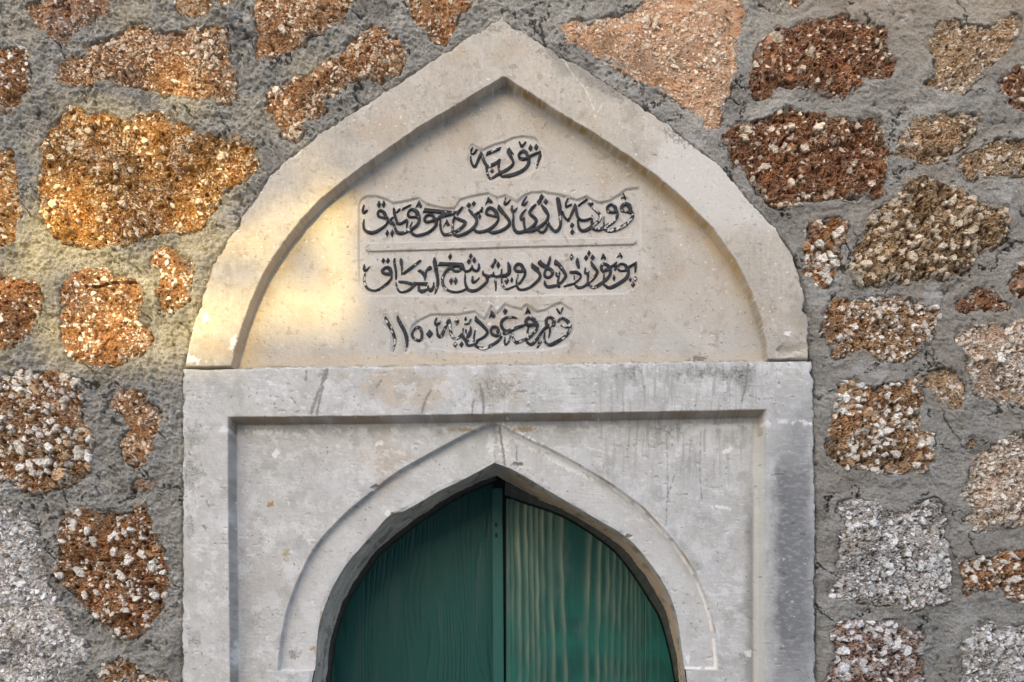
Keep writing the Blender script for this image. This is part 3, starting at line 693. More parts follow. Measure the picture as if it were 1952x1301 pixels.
def stroke_stain(x, y, pts, w, seed, soft=1.5):
    d = pdist(x, y, spline(pts)) + 2.2 * fbm(x, y, 7, 3, seed)
    return sstep(w + soft, w - soft, d)

# ------------------------------------------------------------------ inscribed tympanum
tymp = empty("inscribed_tablet", (0, 0, EYE + (CY - 700) * S), "pointed limestone tablet with raised black Arabic lettering above the door", "stone tablet")
tz = tymp.location.copy()
TX = axis(338, 1556, 1.25, fine=(676, 1234), fstep=.9)
TY = axis(28, 716, 1.25, fine=(240, 690), fstep=.9)
x, y = np.meshgrid(TX, TY)
rag = 4 * fbm(x, y, 30, 4, 201) + 1.6 * fbm(x, y, 7, 2, 205)
do = sdf(x, y, TYMP_OUT) + rag * sstep(700, 670, y)
nick = 1.3 * fbm(x, y, 30, 3, 207) + .7 * fbm(x, y, 5, 2, 208)
di = sdf(x, y, TYMP_IN) + nick
left_rim = (x < 958)
h = np.full(x.shape, H_TYMP, np.float32)
h -= (H_TYMP - H_FIELD) * sstep(.8, -4.2, di)
# sunken text grounds, dying out downwards, and the raised bar and letters
MM = -H_SUNK
inkd = [glyphs(x, y, L, MM) for L in (LINE1, LINE2, LINE3, LINE4)]
ink = np.minimum.reduce(inkd)
bar = glyphs(x, y, BAR, MM)
s1 = sdf(x, y, deep(SUNK1, 30)); s2 = sdf(x, y, deep(SUNK2, 30)); s4 = sdf(x, y, deep(SUNK4, 30))
sunk = np.maximum.reduce([sstep(1, -4.5, s1) * sstep(352, 300, y) * .8 + sstep(1, -4.5, s1) * .2,
                          sstep(1, -4.5, s2) * (.45 + .55 * sstep(575, 480, y)), sstep(1, -4.5, s4) * (.4 + .6 * sstep(672, 620, y))])
moat = .55 * sstep(6, 2.0, ink)
sunk = np.maximum(sunk, moat)
sunk = sunk * (1 - sstep(1.0, -.8, np.minimum(ink, bar + .3)))
h -= (H_FIELD - H_SUNK) * sunk
# wear and dressing
h += 1.5 * fbm(x, y, 160, 3, 211) + .9 * fbm(x, y, 40, 3, 214) + .45 * fbm(x, y, 9, 3, 217) + .25 * fbm(x, y, 3, 2, 219)
pits = sstep(.52, .62, fbm(x, y, 11, 2, 221) + .3 * fbm(x, y, 100, 2, 222) - .15); h -= 1.6 * pits
chip = blot(x, y, 1503, 668, 40, 17, 223, 0, 34, -6) * sstep(1462, 1470, x)
h -= 13 * chip * sstep(650, 684, y) * (1 + .3 * fbm(x, y, 20, 3, 224))
band_edge = sstep(9, 1, do * -1)
h -= 7 * band_edge * sstep(.1, .5, fbm(x, y, 34, 3, 226))
h -= 34 * sstep(-3.5, 2.5, do)
# colour of the stone itself
rgb = np.ones(x.shape + (3,), np.float32) * np.array((.485, .448, .388), np.float32)
rgb = rgb * (1 + .13 * fbm(x, y, 120, 4, 231) + .07 * fbm(x, y, 18, 3, 235) + .05 * fbm(x, y, 3.5, 2, 236))[..., None]
rgb = rgb * (1 + .10 * fbm(x, y, 10, 4, 232) + .09 * fbm(x, y, 5, 2, 233) + .07 * fbm(x, y * .15, 6, 3, 234))[..., None]
inside = sstep(4, -6, di)
rgb = mix(rgb, np.array((.52, .485, .43)), inside * .75 * sstep(-.35, .35, fbm(x, y, 150, 3, 238) + .25))
rgb = mix(rgb, np.array((.56, .54, .505)), .8 * np.clip(sunk + .5 * sstep(30, 0, np.minimum(s2, s4)), 0, 1))
rgb = mix(rgb, np.array((.49, .50, .49)), .6 * inside * sstep(560, 690, y) * sstep(560, 700, x))
rgb = mix(rgb, np.array((.42, .33, .235)), .38 * sstep(.08, .5, fbm(x, y, 70, 5, 241)))
rgb = mix(rgb, np.array((.33, .31, .27)), .55 * sstep(.05, .5, fbm(x, y, 110, 5, 242)) * sstep(-70, -5, do))
rgb = mix(rgb, np.array((.57, .535, .48)), .6 * sstep(.2, .5, fbm(x, y, 55, 4, 244)))
rgb = mix(rgb, np.array((.31, .27, .215)), .5 * sstep(.28, .6, fbm(x, y, 20, 5, 247)))
# pale, fresh surface on the right shoulder, and weathered crust above it
shoulder = sstep(1245, 1275, x + .5 * (y - 270) + 20 * fbm(x, y, 30, 3, 249)) * sstep(470, 410, y + 15 * fbm(x, y, 25, 2, 250)) * sstep(-4, 4, di)
rgb = mix(rgb, np.array((.63, .61, .575)), .8 * shoulder)
rgb = mix(rgb, np.array((.30, .285, .25)), .85 * sstep(-34, -8, do + 26 * fbm(x, y, 60, 4, 251)) * sstep(1030, 1060, x) * sstep(215, 165, y))
for (cx, cy, rx, ry, a, sd) in ((1045,108,32,11,12,1),(1290,268,42,13,30,2),(940,60,26,8,0,3),(1145,170,60,13,30,4),(980,133,11,6,0,5),(1000,62,40,14,30,8)):
    rgb = mix(rgb, np.array((.25, .235, .205)), .8 * blot(x, y, cx, cy, rx, ry, 260 + sd, .05, 12, a) * sstep(-.35, .2, fbm(x, y, 5, 3, 275)))
for (cx, cy, rx, ry, a, sd) in ((395,610,10,13,0,1),(447,657,7,17,15,2),(365,688,22,11,15,3),(615,578,5,3,0,4),(1500,640,9,6,0,6),(1075,110,6,4,0,7)):
    w_ = blot(x, y, cx, cy, rx, ry, 280 + sd, .1, 7, a); rgb = mix(rgb, np.array((.80, .79, .77)), w_); h += 1.5 * w_
for pts, w in (([(1070,113),(1090,145),(1115,175),(1128,205),(1133,228)],1.0),([(1133,228),(1150,200)],.6),([(955,470),(1000,490)],.3)):
    rgb = mix(rgb, np.array((.72, .66, .54)), .8 * stroke_stain(x, y, pts, w, 290, 1))
rgb = mix(rgb, np.array((.52, .49, .42)), .8 * chip)
# yellow-brown lichen on the right rim, painted shade and dirt on the left, patchy
rim = sstep(3.0, .5, np.abs(di + 1.6))
lich = np.clip(.65 + .9 * fbm(x, y, 40, 3, 301), 0, 1)
rimn = np.clip(.75 + .9 * fbm(x, y, 9, 4, 302), .1, 1)
rgb = mix(rgb, np.array((.30, .19, .055)), rim * lich * rimn * (~left_rim))
rgb = mix(rgb, np.array((.27, .215, .15)), rim * rimn * left_rim * np.clip(.5 + .8 * fbm(x, y, 50, 3, 304), 0, 1) * .8)
rgb = mix(rgb, np.array((.60, .40, .17)), .5 * sstep(-26, -4, di + 9 * fbm(x, y, 30, 3, 307)) * (di < 0) * (~left_rim) * sstep(250, 380, y) * sstep(620, 480, y))
rgb = mix(rgb, np.array((.58, .40, .20)), .45 * sstep(-24, -4, di + 9 * fbm(x, y, 30, 3, 308)) * (di < 0) * left_rim * sstep(380, 470, y))  # orange bounce light beside the left rim, painted in
rgb = mix(rgb, np.array((.58, .49, .37)), .7 * inside * sstep(655, 688, y + 9 * fbm(x, y, 60, 3, 310)))
sp = blot(x, y, 1335, 680, 30, 16, 312, .35, 5); rgb = mix(rgb, np.array((.17, .16, .13)), .8 * sp)
sp = blot(x, y, 660, 425, 5, 5, 313, .3, 5); rgb = mix(rgb, np.array((.15, .14, .12)), .8 * sp)
rgb = mix(rgb, np.array((.20, .18, .14)), .7 * sstep(.62, .7, fbm(x, y, 7, 2, 315) + .25 * fbm(x, y, 90, 2, 316) - .12))
rgb = mix(rgb, np.array((.78, .76, .72)), .7 * sstep(.60, .68, fbm(x, y, 8, 2, 317) + .3 * fbm(x, y, 90, 2, 321) - .15))
# small stain running through the text
rgb = mix(rgb, np.array((.22, .20, .17)), .7 * blot(x, y, 1081, 478, 5, 4, 318, .1, 4)); rgb = mix(rgb, np.array((.25, .23, .19)), .6 * stroke_stain(x, y, [(1078,443),(1084,455)], 1.4, 319, 1))
rgb = mix(rgb, np.array((.40, .33, .26)), .45 * stroke_stain(x, y, [(1082,478),(1084,500),(1083,530)], 3, 320, 3))
fc = lambda a: (a[:-1, :-1] + a[1:, 1:] + a[1:, :-1] + a[:-1, 1:]) / 4
kp = do < 6
kf = kp[:-1, :-1] | kp[1:, 1:] | kp[1:, :-1] | kp[:-1, 1:]
V = to_world(x, y, h).reshape(-1, 3) - np.array(tz)
letters = np.zeros(kf.shape, bool)
lab = ["short top line of raised black lettering", "second line of raised black lettering, above the plain bar", "third line of raised black lettering, below the plain bar", "bottom line of worn raised lettering with the date"]
paint = np.array((.022, .025, .032), np.float32)
for n_, (d_, L_) in enumerate(zip(inkd, lab)):
    f = (fc(d_) < .55) & ~letters & kf
    letters |= f
    # worn paint: bare stone where the raised edges have been rubbed
    wr = fbm(x, y, 6.5, 3, 330 + n_) + .55 * fbm(x, y, 40, 2, 340 + n_) + (-.06, -.13, -.05, .22)[n_] * (1 + .8 * fbm(x, y, 55, 2, 350 + n_)) - .52
    if n_ == 1: wr += .35 * sstep(1110, 1150, x)
    pr = np.ones_like(rgb) * paint * (1 + .8 * fbm(x, y, 12, 2, 345))[..., None]
    pr = mix(pr, np.array((.62, .60, .56)), sstep(0, .12, wr) * (d_ < -.4))
    me = raw_mesh("inscription", V, grid_faces(len(TX), len(TY), f), pr.reshape(-1, 3))
    o = link("inscription", me, tymp, M_PAINT); o["label"] = L_
me = raw_mesh("slab", V, grid_faces(len(TX), len(TY), kf & ~letters), rgb.reshape(-1, 3))
link("slab", me, tymp, M_STONE)

# ------------------------------------------------------------------ door surround
block = empty("door_surround", (0, 0, 0), "grey limestone door surround with a recessed panel and pointed arch", "door surround")
def arch_poly(left, right, mm, bottom=None, foot=0):
    L_, R_ = deep(spline(left, 8), mm), deep(spline(right, 8), mm)
    p = [tuple(q) for q in L_] + [tuple(q) for q in R_]
    if bottom: p += [(R_[-1][0], bottom), (L_[0][0], bottom)]
    return np.array(p)
PM, BM = -H_PANEL, -H_BAND
BAND = arch_poly(ARCH_L, ARCH_R, PM)                     # closes straight across at the foot
OPEN = arch_poly(OPEN_L, OPEN_R, BM, 2440)
BXa = axis(336, 1566, 1.25)
BYa = axis(680, 1330, 1.25, out=(680, 2425), ostep=14)
x, y = np.meshgrid(BXa, BYa)
rag = 3.4 * fbm(x, y, 30, 4, 401) + 1.6 * fbm(x, y, 6, 2, 405)
do = sdf(x, y, BLOCK_OUT) + rag * np.where(y < 712, .3, 1)
di = sdf(x, y, PANEL_IN) + .8 * fbm(x, y, 40, 3, 407) + .4 * fbm(x, y, 6, 2, 408)
db = sdf(x, y, BAND) + .7 * fbm(x, y, 26, 3, 409)
dop = sdf(x, y, OPEN)
h = np.full(x.shape, H_BLOCK, np.float32)
h -= (H_BLOCK - H_PANEL) * sstep(1, -9, di)
h -= (H_PANEL - H_BAND) * sstep(.7, -1.3, db)
h += 1.2 * fbm(x, y, 150, 3, 411) + .7 * fbm(x, y, 40, 3, 414) + .4 * fbm(x, y, 8, 3, 417) + .2 * fbm(x, y, 2.8, 2, 418)
# combed tooling, mostly level
comb = fbm(x * .12, y, 3.6, 2, 421) * sstep(-.3, .3, fbm(x, y, 120, 3, 424) + .1)
h += .45 * comb
dents = sstep(.5, .62, fbm(x * .6, y, 12, 2, 427) + .3 * fbm(x, y, 100, 2, 428) - .15); h -= 1.8 * dents
h -= 4 * sstep(7, 1, -do) * sstep(.1, .45, fbm(x, y, 24, 3, 430))
h -= 34 * sstep(-3, 2.5, do)
# arris worn along the opening, with two knocks
h -= 3 * sstep(7, 0, dop) * (.3 + sstep(0, .4, fbm(x, y, 30, 3, 433)))
for cx, cy, r in ((752, 984, 15), (1203, 1020, 8), (712, 927, 8), (985, 883, 12)):
    h -= 9 * blot(x, y, cx, cy, r, r * .7, 435, .05, 10)
jt = stroke_stain(x, y, [(943, 806), (944, 845), (942, 886)], .6, 437, .9); h -= 3 * jt
# colour
rgb = np.ones(x.shape + (3,), np.float32) * np.array((.515, .515, .498), np.float32)
rgb = rgb * (1 + .12 * fbm(x, y, 130, 4, 441) + .07 * fbm(x, y, 16, 3, 445) + .08 * fbm(x, y, 3.5, 2, 446) + .10 * fbm(x, y, 9, 4, 447) + .05 * comb)[..., None]
rgb = mix(rgb, np.array((.47, .455, .40)), .55 * sstep(0, .5, fbm(x, y, 130, 3, 448)) * sstep(700, 420, x))
rgb = mix(rgb, np.array((.52, .43, .32)), .6 * blot(x, y, 760, 740, 130, 40, 450, .05, 60, 0))
rgb = mix(rgb, np.array((.50, .43, .34)), .6 * blot(x, y, 735, 870, 50, 75, 451, .1, 40))
rgb = mix(rgb, np.array((.52, .46, .38)), .5 * blot(x, y, 950, 745, 70, 50, 452, .1, 40))
rgb = mix(rgb, np.array((.60, .605, .61)), .6 * sstep(.12, .55, fbm(x, y, 60, 5, 454)))
rgb = mix(rgb, np.array((.33, .33, .31)), .5 * sstep(.12, .55, fbm(x, y, 48, 5, 456)))
# pale scuffs and wash
sc1 = fbm(x * .45 + y * .25, y - x * .3, 11, 4, 557, .65); rgb = mix(rgb, np.array((.74, .74, .735)), .6 * sstep(.30, .7, sc1 + .6 * fbm(x, y, 120, 3, 558)))
rgb = mix(rgb, np.array((.69, .695, .70)), .55 * sstep(.05, .5, fbm(x, y, 38, 5, 559) + .3 * fbm(x, y, 5, 2, 560)) * sstep(480, 700, x + y - 700))
rgb = mix(rgb, np.array((.62, .62, .605)), .4 * sstep(-2, -5, db))
# rain streaks down the panel and lintel, mostly right of centre
st_ = fbm(x, y * .09, 7, 3, 458); rgb = mix(rgb, np.array((.36, .36, .345)), .75 * sstep(.06, .5, st_) * sstep(1050, 1200, x) * sstep(1480, 1400, x) * sstep(980, 830, y))
# soot blackened right jamb
soot = sstep(1463, 1492, x + 10 * fbm(x, y, 30, 3, 460)) * sstep(1556, 1528, x + 12 * fbm(x, y, 26, 3, 461)) * sstep(770, 940, y + 40 * fbm(x, y, 60, 2, 462)) * (1 - .55 * sstep(1200, 1300, y))
rgb = mix(rgb, np.array((.085, .09, .098)), .9 * soot * (1 - .4 * sstep(.0, .5, fbm(x * .5, y, 7, 3, 463))))
rgb = mix(rgb, np.array((.30, .31, .315)), .5 * sstep(1400, 1530, x) * sstep(700, 800, y))
# grey strip next to the right groove
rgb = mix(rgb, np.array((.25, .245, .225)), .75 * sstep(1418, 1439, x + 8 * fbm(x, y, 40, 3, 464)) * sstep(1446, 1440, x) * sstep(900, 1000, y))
rgb = mix(rgb, np.array((.64, .63, .565)), .65 * sstep(1438, 1443, x) * sstep(1459, 1455, x) * sstep(790, 800, y))  # right shoulder painted paler, as the face catching the light
# painted shade and dirt on the carved shoulder at the top and left, patchy
topr = sstep(-11, -8, di) * sstep(2, -1, di) * (y < 830) * (x > 440) * (x < 1455)
rgb = mix(rgb, np.array((.30, .215, .13)), .8 * topr * np.clip(.75 + .7 * fbm(x, y, 70, 3, 466), 0, 1))
lefr = sstep(-11, -8, di) * sstep(2, -1, di) * (x < 470) * (y > 800)
rgb = mix(rgb, np.array((.23, .22, .195)), .8 * lefr * np.clip(.7 + .8 * fbm(x, y, 40, 3, 467), 0, 1))
rgb = mix(rgb, np.array((.62, .63, .63)), .9 * blot(x, y, 447, 1245, 7, 28, 468, .05, 8))
# white lime bleeding below the top shoulder, and a pale line right of the arch
rgb = mix(rgb, np.array((.78, .775, .76)), .8 * sstep(0, 6, y - (811 - (x - 440) * .0115)) * sstep(22, 8, y - (811 - (x - 440) * .0115)) * sstep(.0, .3, fbm(x, y, 20, 4, 470) + .02))
pale_line = sstep(4.2, 1.2, np.abs(db + 3.0)) * (x > 1000) * sstep(.0, .25, fbm(x, y, 40, 3, 472) + .30)
rgb = mix(rgb, np.array((.86, .84, .79)), .9 * pale_line); h += .6 * pale_line
rgb = mix(rgb, np.array((.30, .20, .11)), .7 * sstep(1.8, .6, np.abs(db - .8)) * (x > 960) * sstep(-.1, .3, fbm(x, y, 60, 3, 473)))
for (cx, cy, rx, ry, a, sd) in ((1000,835,55,14,30,1),(1080,880,70,13,28,2),(960,835,14,40,0,3),(935,840,10,28,0,4),(1316,1256,7,14,0,5),(1430,1245,8,9,0,6),(722,842,12,6,0,7),(520,860,9,10,0,8),(500,820,40,6,0,9),(1390,855,14,7,-30,10),(1378,965,30,5,5,11),(736,975,7,9,0,12),(365,697,26,9,12,13)):
    w_ = blot(x, y, cx, cy, rx, ry, 480 + sd, .12, 8, a); rgb = mix(rgb, np.array((.80, .80, .79)), .85 * w_)
# dark lichen
for (cx, cy, rx, ry, a, sd, t) in ((372,830,26,34,0,1,.34),(370,905,24,45,0,2,.30),(362,1000,12,60,0,3,.38),(372,1215,22,26,0,4,.32),(1195,712,34,26,20,5,.42),(1310,712,60,24,0,6,.44),(1415,725,34,34,0,7,.44),(950,745,70,34,0,8,.42),(1375,712,90,18,0,9,.44),(620,712,18,14,0,10,.3),(1420,1250,10,8,0,11,.3),(555,1245,16,14,0,12,.4),(1262,815,45,14,0,13,.4)):
    rgb = mix(rgb, np.array((.15, .15, .135)), .8 * blot(x, y, cx, cy, rx, ry, 500 + sd, t - .16, 11, a, .6) * (.25 + .6 * sstep(-.15, .45, fbm(x, y, 3.2, 3, 525) + .5 * fbm(x, y, 14, 2, 526))))
for pts, w in (([(625,706),(615,735),(603,765),(594,790)],3.2),([(617,740),(608,775),(606,794)],2.2),([(822,747),(812,765),(805,788)],2.4),([(729,727),(718,741)],1.8),([(557,760),(567,773)],1.2),([(915,735),(922,770),(921,790)],2.6),([(903,765),(900,790)],1.8),([(586,710),(584,726)],2.4),([(1425,690),(1420,735),(1412,768)],2.0),([(1290,900),(1282,925),(1274,945)],.7),([(1272,820),(1276,900),(1273,1000)],.5),([(1340,820),(1338,900),(1343,960)],.6),([(952,810),(958,850),(962,880)],2.2),([(985,845),(986,885)],.9),([(395,955),(401,968)],1.6),([(390,1005),(394,1008)],3)):
    rgb = mix(rgb, np.array((.21, .21, .195)), .8 * stroke_stain(x, y, pts, w, 520, 1.2))
for (cx, cy, rx, ry, c_, sd) in ((511,958,9,7,(.36,.21,.05),1),(541,1055,9,14,(.40,.33,.20),2),(606,1175,3,18,(.50,.36,.20),3),(592,1238,10,6,(.48,.33,.18),4),(1000,815,30,6,(.40,.31,.18),5),(880,815,30,5,(.45,.35,.22),6)):
    rgb = mix(rgb, np.array(c_), .85 * blot(x, y, cx, cy, rx, ry, 540 + sd, .1, 7))
rgb = mix(rgb, np.array((.18, .18, .17)), .75 * sstep(.62, .70, fbm(x, y, 8, 2, 551) + .35 * fbm(x, y, 80, 2, 552) - .16))
rgb = mix(rgb, np.array((.80, .80, .79)), .6 * sstep(.54, .66, fbm(x * .8, y, 9, 3, 553) + .4 * fbm(x, y, 90, 2, 554) - .18))
rgb = mix(rgb, np.array((.30, .295, .27)), .55 * sstep(-5, -1, do) * sstep(-.2, .3, fbm(x, y, 20, 2, 555)))
# snap the inner edge onto the opening and drop it a little
gyv, gxv = np.gradient(dop, BYa, BXa)
ln = np.maximum(np.hypot(gxv, gyv), .3)
mv = (dop < 0) & (dop > -16)
xs = np.where(mv, x - dop * gxv / ln ** 2, x); ys = np.where(mv, y - dop * gyv / ln ** 2, y)
kp = (do < 6) & (dop > 0)
kf = kp[:-1, :-1] | kp[1:, 1:] | kp[1:, :-1] | kp[:-1, 1:]
lone = (dop < -15); kf &= ~(lone[:-1, :-1] | lone[1:, 1:] | lone[1:, :-1] | lone[:-1, 1:])
me = raw_mesh("frame_block", to_world(xs, ys, h).reshape(-1, 3), grid_faces(len(BXa), len(BYa), kf), rgb.reshape(-1, 3))
link("frame_block", me, block, M_STONE)

# soffit of the arch: rough dressed stone from the front arris back to the door
D_DOOR = 215.0
def resample(p, n):
    p = np.asarray(p, float); s = np.r_[0, np.cumsum(np.hypot(*np.diff(p, axis=0).T))]
    t = np.linspace(0, s[-1], n)
    return np.stack([np.interp(t, s, p[:, 0]), np.interp(t, s, p[:, 1])], -1)
fl, fr = deep(spline(OPEN_L, 4), BM), deep(spline(OPEN_R, 4), BM)
bl, br = deep(spline(BACK_L, 4), D_DOOR), deep(spline(BACK_R, 4), D_DOOR)
ext = lambda p, first: np.concatenate([[[p[0][0], 2425]], p]) if first else np.concatenate([p, [[p[-1][0], 2425]]])
def joinlr(l, r, n=420):
    return np.concatenate([resample(l, n), resample(r, n)])
front, back = joinlr(fl, fr), joinlr(bl, br)
nu, nv = len(front), 90
tt = np.linspace(0, 1, nv)
prof = np.interp(tt, [0, .04, 1], [0, .0, 1])
Pp = front[None] * (1 - prof[:, None, None]) + back[None] * prof[:, None, None]
depth = -(H_BAND - 4) * (1 - tt)[:, None] + D_DOOR * tt[:, None] + 0 * Pp[..., 0]
uu, vv = np.meshgrid(np.arange(nu) * 1.9, tt * 170)
cen = np.array([960, 1250.])
nrm = Pp - cen; nrm /= np.linalg.norm(nrm, axis=-1, keepdims=True)
wob = (2.6 * fbm(uu * .5, vv, 30, 4, 601) + 1.0 * fbm(uu, vv, 8, 3, 603)) * np.minimum(1, tt * 8)[:, None]
Pp = Pp + nrm * wob[..., None]
srgb = np.ones(uu.shape + (3,), np.float32) * np.array((.46, .435, .385), np.float32)
srgb = srgb * (1 + .45 * fbm(uu * .4, vv, 24, 5, 611) + .2 * fbm(uu, vv, 6, 3, 612))[..., None]
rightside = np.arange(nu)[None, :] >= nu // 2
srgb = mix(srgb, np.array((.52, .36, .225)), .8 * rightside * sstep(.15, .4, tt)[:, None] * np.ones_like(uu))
srgb = mix(srgb, np.array((.50, .49, .45)), .6 * sstep(.2, .5, fbm(uu * .2, vv, 14, 3, 613)))
srgb = mix(srgb, np.array((.16, .15, .13)), .6 * sstep(.2, .5, fbm(uu, vv * .5, 40, 3, 615)))
V = to_world(Pp[..., 0], Pp[..., 1], -depth)
me = raw_mesh("soffit", V.reshape(-1, 3), grid_faces(nu, nv)[:, ::-1], srgb.reshape(-1, 3))
link("soffit", me, block, M_STONE)
# plain jambs of the doorway down to the sill, below the photo
for p0, p1, flip in ((fl[0], bl[0], False), (fr[-1], br[-1], True)):
    yy = np.linspace(min(p0[1], p1[1]), 2425, 60)
    a = to_world(np.full(60, p0[0]), np.where(np.arange(60) == 0, p0[1], yy), np.full(60, H_BAND - 4.0))
    b = to_world(np.full(60, p1[0]), np.where(np.arange(60) == 0, p1[1], yy), np.full(60, -D_DOOR))
    V = np.concatenate([a, b]); i = np.arange(59)
    F = np.stack([i, i + 1, i + 61, i + 60], -1)
    me = raw_mesh("jamb", V, F[:, ::-1] if flip else F, np.ones((120, 3), np.float32) * np.array((.38, .35, .31), np.float32))
    link("jamb", me, block, M_STONE)

# ------------------------------------------------------------------ green double door
door = empty("double_door", (0, D_DOOR / 1000, 0), "dark green wooden double door filling the pointed arch", "door")
dz = np.array(door.location)
def solid(name, outline, y0, y1, parent, mat, rgbv, origin):
    """a flat outline (photo px already placed) given thickness between depths y0..y1 mm"""
    n = len(outline); P = np.array(outline, float)
    V = np.concatenate([to_world(P[:, 0], P[:, 1], np.full(n, -y0)), to_world(P[:, 0], P[:, 1], np.full(n, -y1))]) - origin
    me = bpy.data.meshes.new(name)
    faces = [list(range(n)), list(range(2 * n - 1, n - 1, -1))] + [[i, i + n, (i + 1) % n + n, (i + 1) % n] for i in range(n)]
    me.from_pydata(V.tolist(), [], faces); me.update()
    at = me.color_attributes.new("tone", 'FLOAT_COLOR', 'POINT')
    at.data.foreach_set("color", np.tile(np.array(tuple(rgbv) + (1,), np.float32), 2 * n))
    return link(name, me, parent, mat)

GREEN = np.array((.005, .066, .054), np.float32)
def leaf(poly, x0, x1, y0, dmm, right):
    ax = np.arange(x0, x1, 1.15, dtype=np.float32); ay = axis(y0, 1330, 2.0, out=(y0, 2420), ostep=14)
    x, y = np.meshgrid(ax, ay)
    d = sdf(x, y, poly)
    w = 3.5 * fbm(x * .4, y * .10, 30, 2, 701) + .5 * fbm(x, y * .25, 14, 3, 703)
    g = fbm(x, y * .025, 3.2, 3, 705)
    rgb = np.ones(x.shape + (3,), np.float32) * GREEN
    h = np.full(x.shape, -dmm, np.float32)
    if right:
        # wide flat-sawn grain: pale rubbed ridges between broad green bands
        k = 1 + D_DOOR / 1000 / DIST
        ridge = np.zeros_like(x)
        for i, (gx_, ww, st) in enumerate(((970,3,.55),(978,2.5,.5),(990,3.5,.95),(1004,3,.95),(1015,3,.9),(1025,3,.95),(1036,3,.9),(1051,3.5,.9),(1071,3.5,.9),(1128,4,.85),(1148,3.4,.8),(1163,2.8,.75),(1174,2.6,.7),(1186,2.6,.7),(1198,2.6,.65),(1209,2.2,.6),(1217,2.2,.55),(1225,2,.5),(1233,2,.45),(1245,2.2,.4),(1258,2,.3))):
            c = CX + (gx_ - CX) * k
            bow = (-13 if gx_ > 1090 else 13) * sstep(950, 1260, y) * math.exp(-abs(gx_ - 1095) / 60)
            dd = x - (c + bow + w + 1.5 * fbm(y * .3 + 40 * i, x * 0, 20, 2, 710 + i))
            prof_ = np.where(dd < 0, np.exp(-(dd / (ww * 1.9)) ** 2), np.exp(-(dd / (ww * .7)) ** 2))
            ridge = np.maximum(ridge, st * prof_ * (.75 + .5 * fbm(x * 0 + 9 * i, y, 120, 2, 730 + i)))
        fade = 1 - .35 * sstep(1100, 1250, y)
        rgb = mix(rgb, np.array((.24, .285, .205)), ridge * fade * (.78 + .3 * g))
        rgb = mix(rgb, np.array((.006, .125, .092)), .75 * sstep(1050, 1250, y) * (1 - ridge) * sstep(-.4, .4, fbm(x, y, 90, 3, 741)))
        rgb = mix(rgb, np.array((.06, .12, .105)), .5 * sstep(.1, .5, fbm(x, y * .3, 50, 4, 743)) + .18 * sstep(.1, .6, g))
        h += 1.6 * ridge + .25 * g
        h -= 2.5 * sstep(1.6, .4, np.abs(x - (CX + (1231 - CX) * k)))
    else:
        q = (x - 790) + 3.2 * w
        q = q + 26 * fbm(x, y * .16, 85, 2, 744)
        rings = np.sin(q * .62 + 1.6 * fbm(x * .3, y * .07, 12, 3, 745))
        streak = sstep(.2, .95, rings) * sstep(-.35, .3, fbm(x, y * .1, 30, 3, 747))
        rgb = mix(rgb, np.array((.004, .040, .036)), .55 * streak + .3 * sstep(.1, .5, g))
        rgb = mix(rgb, np.array((.026, .07, .064)), .45 * sstep(.05, .5, fbm(x, y * .12, 24, 3, 749)))
        h -= 1.1 * streak; h += .3 * g
    kp = d < 1
    kf = kp[:-1, :-1] & kp[1:, 1:] & kp[1:, :-1] & kp[:-1, 1:]
    me = raw_mesh("door_leaf", to_world(x, y, h).reshape(-1, 3) - dz, grid_faces(len(ax), len(ay), kf), rgb.reshape(-1, 3))
    return link("door_leaf", me, door, M_DOOR)

DR, DL = D_DOOR + 22, D_DOOR + 34
lr = deep(spline(LEAF_R, 5), DR)
poly_r = np.concatenate([lr, [[lr[-1][0] + 6, 2420], [lr[0][0], 2420]]])
o = leaf(poly_r, lr[0][0], lr[-1][0] + 8, 930, DR, True); o["label"] = "right leaf with pale worn wood grain"
ll = deep(spline(BACK_L, 5), DL) + np.array([[-14, 0]])
lx = CX + (940 - CX) * (1 + DL / 1000 / DIST)
poly_l = np.concatenate([[[ll[0][0], 2420]], ll[ll[:, 0] < lx], [[lx, 905], [lx, 2420]]])
o = leaf(poly_l, ll[0][0] - 3, lx, 890, DL, False); o["label"] = "left leaf of smooth dark green wood"
# closing strip on the left leaf with its two screw holes
sx0, sx1 = [CX + (q - CX) * (1 + DL / 1000 / DIST) for q in (938.5, 957.5)]
strip = np.array([(sx0, 912), (sx0 + 5, 908), (sx1, 908), (sx1 + 3, 1301), (sx1 + 5, 2420), (sx0 + 3, 2420), (sx0 + 2, 1301)])
o = solid("closing_strip", strip[::-1], DL - 15, DL + 4, door, M_DOOR, (.022, .105, .088), dz)
for cy in (1002, 1022):
    c = deep([(946, cy)], DL)[0]
    n = 14
    ring = [(c[0] + 3.2 * math.cos(2 * math.pi * i / n), c[1] + 5.5 * math.sin(2 * math.pi * i / n)) for i in range(n)]
    solid("screw_head", ring, DL - 17, DL - 14, o, M_DOOR, (.004, .02, .018), dz)
# dark backing added behind the door so no sky shows through
gapb = [(570, 850), (1370, 850), (1370, 2420), (570, 2420)]
solid("added_dark_backing", gapb[::-1], DL + 14, DL + 30, door, M_DOOR, (.003, .010, .010), dz)
